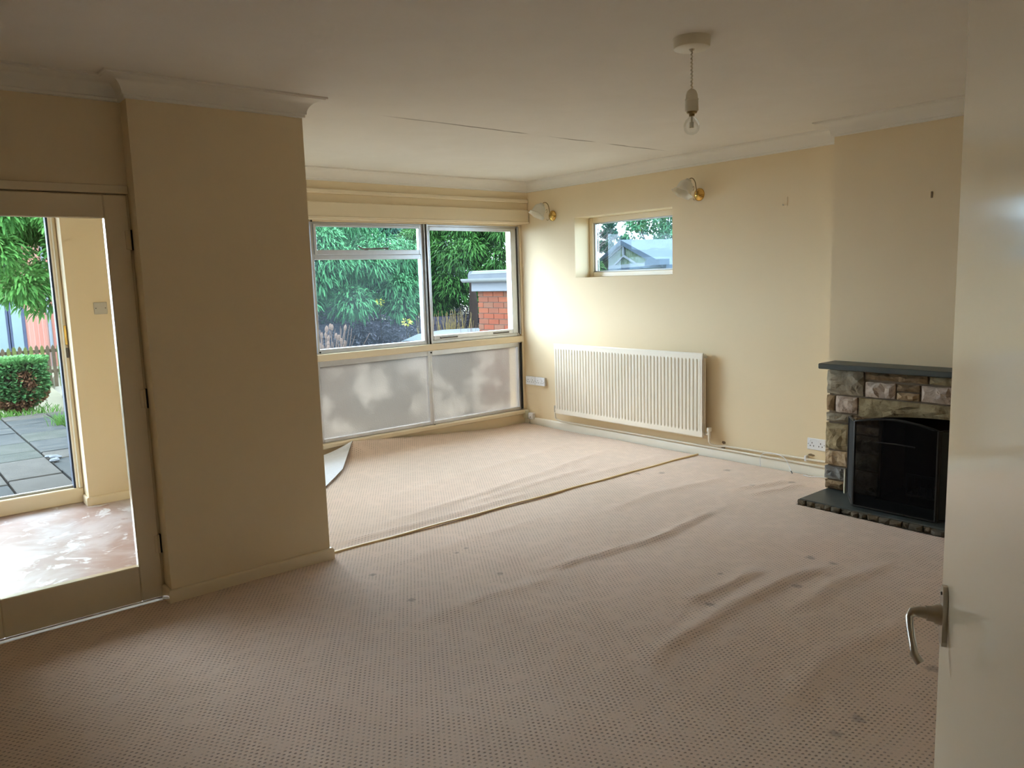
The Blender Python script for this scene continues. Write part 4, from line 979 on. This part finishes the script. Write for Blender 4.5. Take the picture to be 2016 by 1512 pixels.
# ------------------------------------------------------------------ parked car (only its roof clears the window rail)
CR=empty('parked_car',(7.6,10.55,ZG),'pale silver car roof showing above the window rail','car')
def car_sec(x,zb,zt,wb,wt):
    return [(x,-wb,zb),(x,-wb,zb+(zt-zb)*.45),(x,-wb*.97,zb+(zt-zb)*.75),(x,-wt,zt-.02),(x,-wt*.6,zt),(x,wt*.6,zt),(x,wt,zt-.02),(x,wb*.97,zb+(zt-zb)*.75),(x,wb,zb+(zt-zb)*.45),(x,wb,zb)]
def loft(secs,cx,cyy,z):
    mb=MB(); n=len(secs[0]); vs_=[(cx+p[0],cyy+p[1],z+p[2]) for s in secs for p in s]; fs=[]
    for i in range(len(secs)-1):
        for k in range(n): fs.append((i*n+k,i*n+(k+1)%n,(i+1)*n+(k+1)%n,(i+1)*n+k))
    fs += [tuple(range(n))[::-1],tuple(range((len(secs)-1)*n,len(secs)*n))]; return mb.add(vs_,fs)
cxx,cyy=7.6,10.55
loft([car_sec(-2.05,.35,.62,.70,.60),car_sec(-1.9,.22,.74,.82,.70),car_sec(-1.2,.20,.86,.86,.76),car_sec(-.8,.20,.92,.87,.78),car_sec(1.3,.20,.95,.87,.78),car_sec(1.9,.22,.92,.84,.74),car_sec(2.05,.35,.80,.74,.66)],cxx,cyy,ZG).build('body',M['car_paint'],CR,smooth=True)
loft([car_sec(-1.25,.86,.88,.74,.70),car_sec(-.75,.88,1.22,.74,.62),car_sec(-.5,.88,1.34,.74,.58)],cxx,cyy,ZG).build('windscreen',M['car_glass'],CR,smooth=True)
loft([car_sec(-1.32,.87,.93,.76,.71),car_sec(-1.27,.87,.96,.76,.71)],cxx,cyy,ZG).build('windscreen_base',M['car_paint'],CR,smooth=True)
loft([car_sec(-.5,.90,1.32,.745,.60),car_sec(.2,.90,1.35,.745,.60),car_sec(1.2,.90,1.30,.745,.60),car_sec(1.75,.90,1.02,.72,.62)],cxx,cyy,ZG).build('side_glass',M['car_glass'],CR,smooth=True)
mb=MB(); secx=[(-1.22,.93,.71),(-.95,1.14,.66),(-.7,1.30,.60),(-.4,1.395,.585),(.1,1.432,.585),(.7,1.42,.585),(1.2,1.36,.585),(1.7,1.1,.60)]
for sgn in (-1,1):
    mb.tube([(cxx+a,cyy+sgn*c_,ZG+b_) for a,b_,c_ in secx],.022,6)
vs_=[];fs=[]
for a,b_,c_ in secx[2:7]:
    for q in (-1,-.5,0,.5,1): vs_.append((cxx+a,cyy+q*c_,ZG+b_+.02+.02*(1-q*q)))
for i in range(4):
    for k in range(4): fs.append((i*5+k,i*5+k+1,i*5+6+k,i*5+5+k))
nv=len(vs_); vs_ += [(p[0],p[1],p[2]-.03) for p in vs_]; fs += [tuple(i+nv for i in f[::-1]) for f in fs]
mb.add(vs_,fs).build('roof',M['car_paint'],CR,smooth=True)
for xx in (-1.3,1.3):
    for yy in (-.82,.82):
        w=MB().lathe([(0,-.09),(.26,-.09),(.31,-.07),(.31,.07),(.26,.09),(0,.09)],(cxx+xx,cyy+yy,ZG+.31),(0,1,0),20).build('wheel',M['tyre'],CR,smooth=True)
        MB().lathe([(0,-.095),(.17,-.095),(.17,.095),(0,.095)],(cxx+xx,cyy+yy,ZG+.31),(0,1,0),14).build('hub',M['alu'],w,smooth=True)

# ------------------------------------------------------------------ bungalow seen through the small window
aL,aP,aR=Vector((15.75,15.17,1.705)),Vector((15.0,13.49,2.262)),Vector((14.35,11.55,1.705))
ax=(aR-aL); ax.z=0; ax.normalize(); bk=Vector((-ax.y,ax.x,0)); bk = bk if bk.x>0 else -bk
BG=empty('bungalow',(15.0,13.4,ZG),'neighbouring bungalow gable with algae stained boards and mossy roof','house')
mid=(aL+aR)/2; hw=(aR-aL).length/2
def gp(s_,z,d): p=Vector((aP.x,aP.y,0))+ax*s_+bk*d; return (p.x,p.y,z)
def gprism(poly,d0,d1,name,mat,parent):
    mb=MB(); n=len(poly); mb.add([gp(s_,z,d0) for s_,z in poly]+[gp(s_,z,d1) for s_,z in poly],[tuple(range(n))[::-1],tuple(range(n,2*n))]+[(i,(i+1)%n,n+(i+1)%n,n+i) for i in range(n)])
    return mb.build(name,M[mat],parent)
sL=-(Vector((aP.x,aP.y,0))-Vector((aL.x,aL.y,0))).length; sR=(Vector((aR.x,aR.y,0))-Vector((aP.x,aP.y,0))).length
zA,zF=2.262,1.700
gprism([(sL,ZG),(sR,ZG),(sR,zF),(0,zA),(sL,zF)],.04,4.0,'gable_wall','algae',BG)
gprism([(sL-.25,zF-.15),(sL-.25,zF-.03),(0,zA+.12),(0,zA)],-.10,4.1,'roof_slope','roof_dark',BG)
gprism([(0,zA),(0,zA+.12),(sR+.25,zF-.00),(sR+.25,zF-.14)],-.10,4.1,'roof_slope','roof_dark',BG)
gprism([(sL-.1,zF-.07),(sL-.1,zF-.035),(0,zA+.005),(0,zA-.035)],-.03,.0,'barge_edge','fascia',BG)
gprism([(0,zA-.035),(0,zA+.005),(sR+.1,zF-.03),(sR+.1,zF-.065)],-.03,.0,'barge_edge','fascia',BG)
gprism([(-.035,zA-.26),(.035,zA-.26),(.035,zA-.03),(-.035,zA-.03)],-.035,.0,'king_post','fascia',BG)
iz=zA-.26
gprism([(-.72,zF-.0),(-.60,zF-.0),(.02,iz-.05),(.02,iz)],-.03,.0,'inner_brace','fascia',BG)
gprism([(.02,iz),(.02,iz-.05),(.72,zF+.03),(.84,zF+.03)],-.03,.0,'inner_brace','fascia',BG)
gprism([(-.85,zF-.03),(sR,zF+.0),(sR,zF+.09),(-.75,zF+.05)],-.06,.0,'cross_board','fascia',BG)
gprism([(-.9,zF-.09),(sR+.1,zF-.05),(sR+.1,zF-.005),(-.9,zF-.035)],-.16,-.06,'gutter','roof_dark',BG)
gprism([(sR-.42,zF+.0),(sR+.3,zF+.0),(sR+.3,zF+.13),(sR-.35,zF+.13)],-.3,-.05,'downpipe_hopper','roof_dark',BG)
# main roof rising to the right, built in stepped tile courses
ncr=6
for k in range(ncr):
    d0=.9+k*.62; z0=zF+.22+k*.135
    p=[gp(-.02+.0*k,z0,d0),gp(9.5,z0,d0),gp(9.5,z0+.15,d0+.70),gp(-.02,z0+.15,d0+.70)]
    q=[(a,b_,c_+.05) for a,b_,c_ in p]
    MB().add(p+q,[(3,2,1,0),(4,5,6,7),(0,1,5,4),(1,2,6,5),(2,3,7,6),(3,0,4,7)]).build('tile_course',M['tile'],BG)
gprism([(-.02,zF),(9.5,zF),(9.5,zF+.22),(-.02,zF+.22)],.85,4.4,'roof_base','roof_dark',BG)
gprism([(-.22,zF+.3),(.05,zF+.3),(.05,zF+1.02),(-.22,zF+1.02)],3.6,4.6,'chimney','roof_dark',BG)
# trees behind the bungalow
tree('garden_tree','leafy green tree behind the bungalow roof','tree',(27,20.5,ZG),ball_crown(2.4,2.4,1.7,4.2),110,.5,260,.18,.06,'leaf_far',61,droop=.3,trunk_h=3.2)
tree('garden_tree','tree at the right of the small window above the mossy roof','tree',(29,18.0,ZG),ball_crown(2.2,2.2,1.9,4.4),100,.5,260,.18,.06,'leaf_far',62,droop=.3,trunk_h=3.2)
tree('cypress_tree','dark slender cypress beside the bungalow chimney','tree',(27.0,25.0,ZG),cone_crown(.55,.3,4.9,.7),60,.32,110,.20,.07,'leaf_dark',63,droop=.1,upbias=.8,trunk_h=2.0)
tree('cypress_tree','shorter dark cypress left of the slender one','tree',(25.2,25.6,ZG),cone_crown(.7,.3,4.0,.7),60,.34,110,.20,.07,'leaf_dark',64,droop=.1,upbias=.8,trunk_h=2.0)
def bare_tree(base,h,label,seed):
    r=random.Random(seed); t=empty('bare_tree',base,label,'tree'); mb=MB()
    def grow(p,d,L,rad,lv):
        q=p+d*L; mb.tube([p,(p+q)/2+Vector((r.gauss(0,.03),r.gauss(0,.03),0))*L,q],[rad,rad*.85,rad*.7],5 if lv<2 else 4,caps=False)
        if lv>=5: return
        for _ in range(3 if lv<4 else 2):
            nd=(d+Vector((r.gauss(0,.45),r.gauss(0,.45),r.gauss(.12,.25)))).normalized(); grow(q,nd,L*r.uniform(.6,.8),rad*.6,lv+1)
    grow(Vector(base),Vector((0,0,1)),h*.33,.10,0)
    mb.build('branches',M['twig'],t); return t
bare_tree((24.0,24.8,ZG),5.6,'bare leafless tree at the left of the small window',71)
bare_tree((25.0,21.4,ZG),5.8,'bare leafless tree behind the bungalow chimney',72)

# ------------------------------------------------------------------ garden seen through the porch
def bush(name,label,c,rx_,h,seed,rust=True):
    rng=np.random.default_rng(seed); n=9000; t=empty(name,c,label,'bush')
    u=rng.uniform(0,1,n); a=rng.uniform(0,2*math.pi,n)
    zz_=np.array([0,.08,.2,.45,.75,.93,1.0]); rr_=np.array([.15,.45,.82,1.0,1.0,.92,.55])
    top=rng.uniform(0,1,n)<.22
    z=np.where(top,.97+rng.normal(0,.015,n),u); R=np.interp(z,zz_,rr_)*np.where(top,np.sqrt(rng.uniform(0,1,n))*1.6,rng.uniform(.86,1.02,n))
    R=np.minimum(R,1.02)*rx_*(1+.05*np.sin(3*a+seed)+.04*np.sin(7*a+9*z))
    P=np.stack([c[0]+R*np.cos(a),c[1]+R*np.sin(a),c[2]+.03+z*h],1)
    D=np.stack([np.cos(a),np.sin(a),np.where(top,1.5,.3)],1)+rng.normal(0,.45,(n,3))
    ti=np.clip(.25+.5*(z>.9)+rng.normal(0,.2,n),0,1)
    pn=np.sin(5*a+2)+np.sin(9*z+3*a)+rng.normal(0,.5,n)
    isr=((pn>1.0)&(z<.8)|(z<.26)&(pn>-1.2))&rust
    for m_,mt,nm in ((~isr,'leaf_bush','foliage'),(isr,'leaf_rust','dead_foliage')):
        if m_.sum()==0: continue
        V,F,T=sprays(P[m_],D[m_],.055,.035,ti[m_],.2,rng); o=np_mesh(nm,V,F,M[mt],parent=t,attr=T); o['kind']='stuff'
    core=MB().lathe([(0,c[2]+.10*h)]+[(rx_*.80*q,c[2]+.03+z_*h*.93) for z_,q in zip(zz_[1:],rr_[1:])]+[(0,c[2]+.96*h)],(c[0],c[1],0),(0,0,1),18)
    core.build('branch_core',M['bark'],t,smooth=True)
    MB().tube([(c[0],c[1],c[2]-.02),(c[0],c[1],c[2]+.15)],.04,8).build('stem',M['bark'],t)
    return t
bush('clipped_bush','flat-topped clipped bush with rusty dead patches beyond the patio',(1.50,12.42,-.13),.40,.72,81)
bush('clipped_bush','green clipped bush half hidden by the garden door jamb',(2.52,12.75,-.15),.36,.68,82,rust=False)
tree('garden_conifer','bright drooping conifer above the picket fence','tree',(2.55,14.9,-.3),ball_crown(2.1,1.6,1.75,3.55,fill=.35),190,.42,420,.13,.034,'leaf_garden',83,droop=.7,trunk_h=3.0,trunk_r=.10)
o=stalks('grass_tuft','green grass tuft at the edge of the patio flags','grass',(1.80,10.75,-.12),120,.16,.09,'grass',84,lean=.5,r0=.004)
o=stalks('grass_tuft','low weeds around the foot of the clipped bush','grass',(1.45,12.2,-.14),200,.12,.30,'grass',85,lean=.6,r0=.005)
FN=empty('picket_fence',(2.6,19.0,-.5),'low weathered picket fence behind the clipped bushes','fence')
r=random.Random(4)
for k in range(28):
    x=1.5+k*.101; zt=.40+r.uniform(-.015,.015)
    MB().prism([(x,-.5),(x+.066,-.5),(x+.066,zt-.05),(x+.033,zt),(x,zt-.05)],'y',18.99,19.01).build('picket',M['pickets' if r.random()<.6 else 'pickets_green'],FN)
for z in (-.2,.24): MB().bbox(1.45,4.4,19.01,19.05,z,z+.07,.004).build('rail',M['pickets'],FN)
for x in (1.6,3.15,4.2): MB().bbox(x,x+.09,19.05,19.14,-.6,.38,.006).build('post',M['pickets'],FN)
NH=empty('brick_house',(5,27.5,-.9),'red brick house with pale glazing beyond the picket fence','house')
MB().box(2.0,9.5,26.0,31,-.9,3.2).build('wall',M['brick_far'],NH)
mb=MB(); mb.prism([(25.6,3.1),(31.4,3.1),(28.5,4.8)],'x',1.7,9.8); mb.build('roof',M['roof_dark'],NH)
for x0,x1 in ((2.2,3.08),(3.22,3.46),(5.4,6.6)):
    w=MB().bbox(x0-.09,x1+.09,25.94,26.0,-.7,1.3,.01).build('window_frame',M['frame_dark'],NH)
    MB().box(x0,x1,25.93,25.945,-.6,1.2).build('pane',M['pane_pale'],w)
MB().tube([(4.15,25.95,-.9),(4.15,25.95,3.1)],.045,8).build('downpipe',M['fascia'],NH,smooth=True)
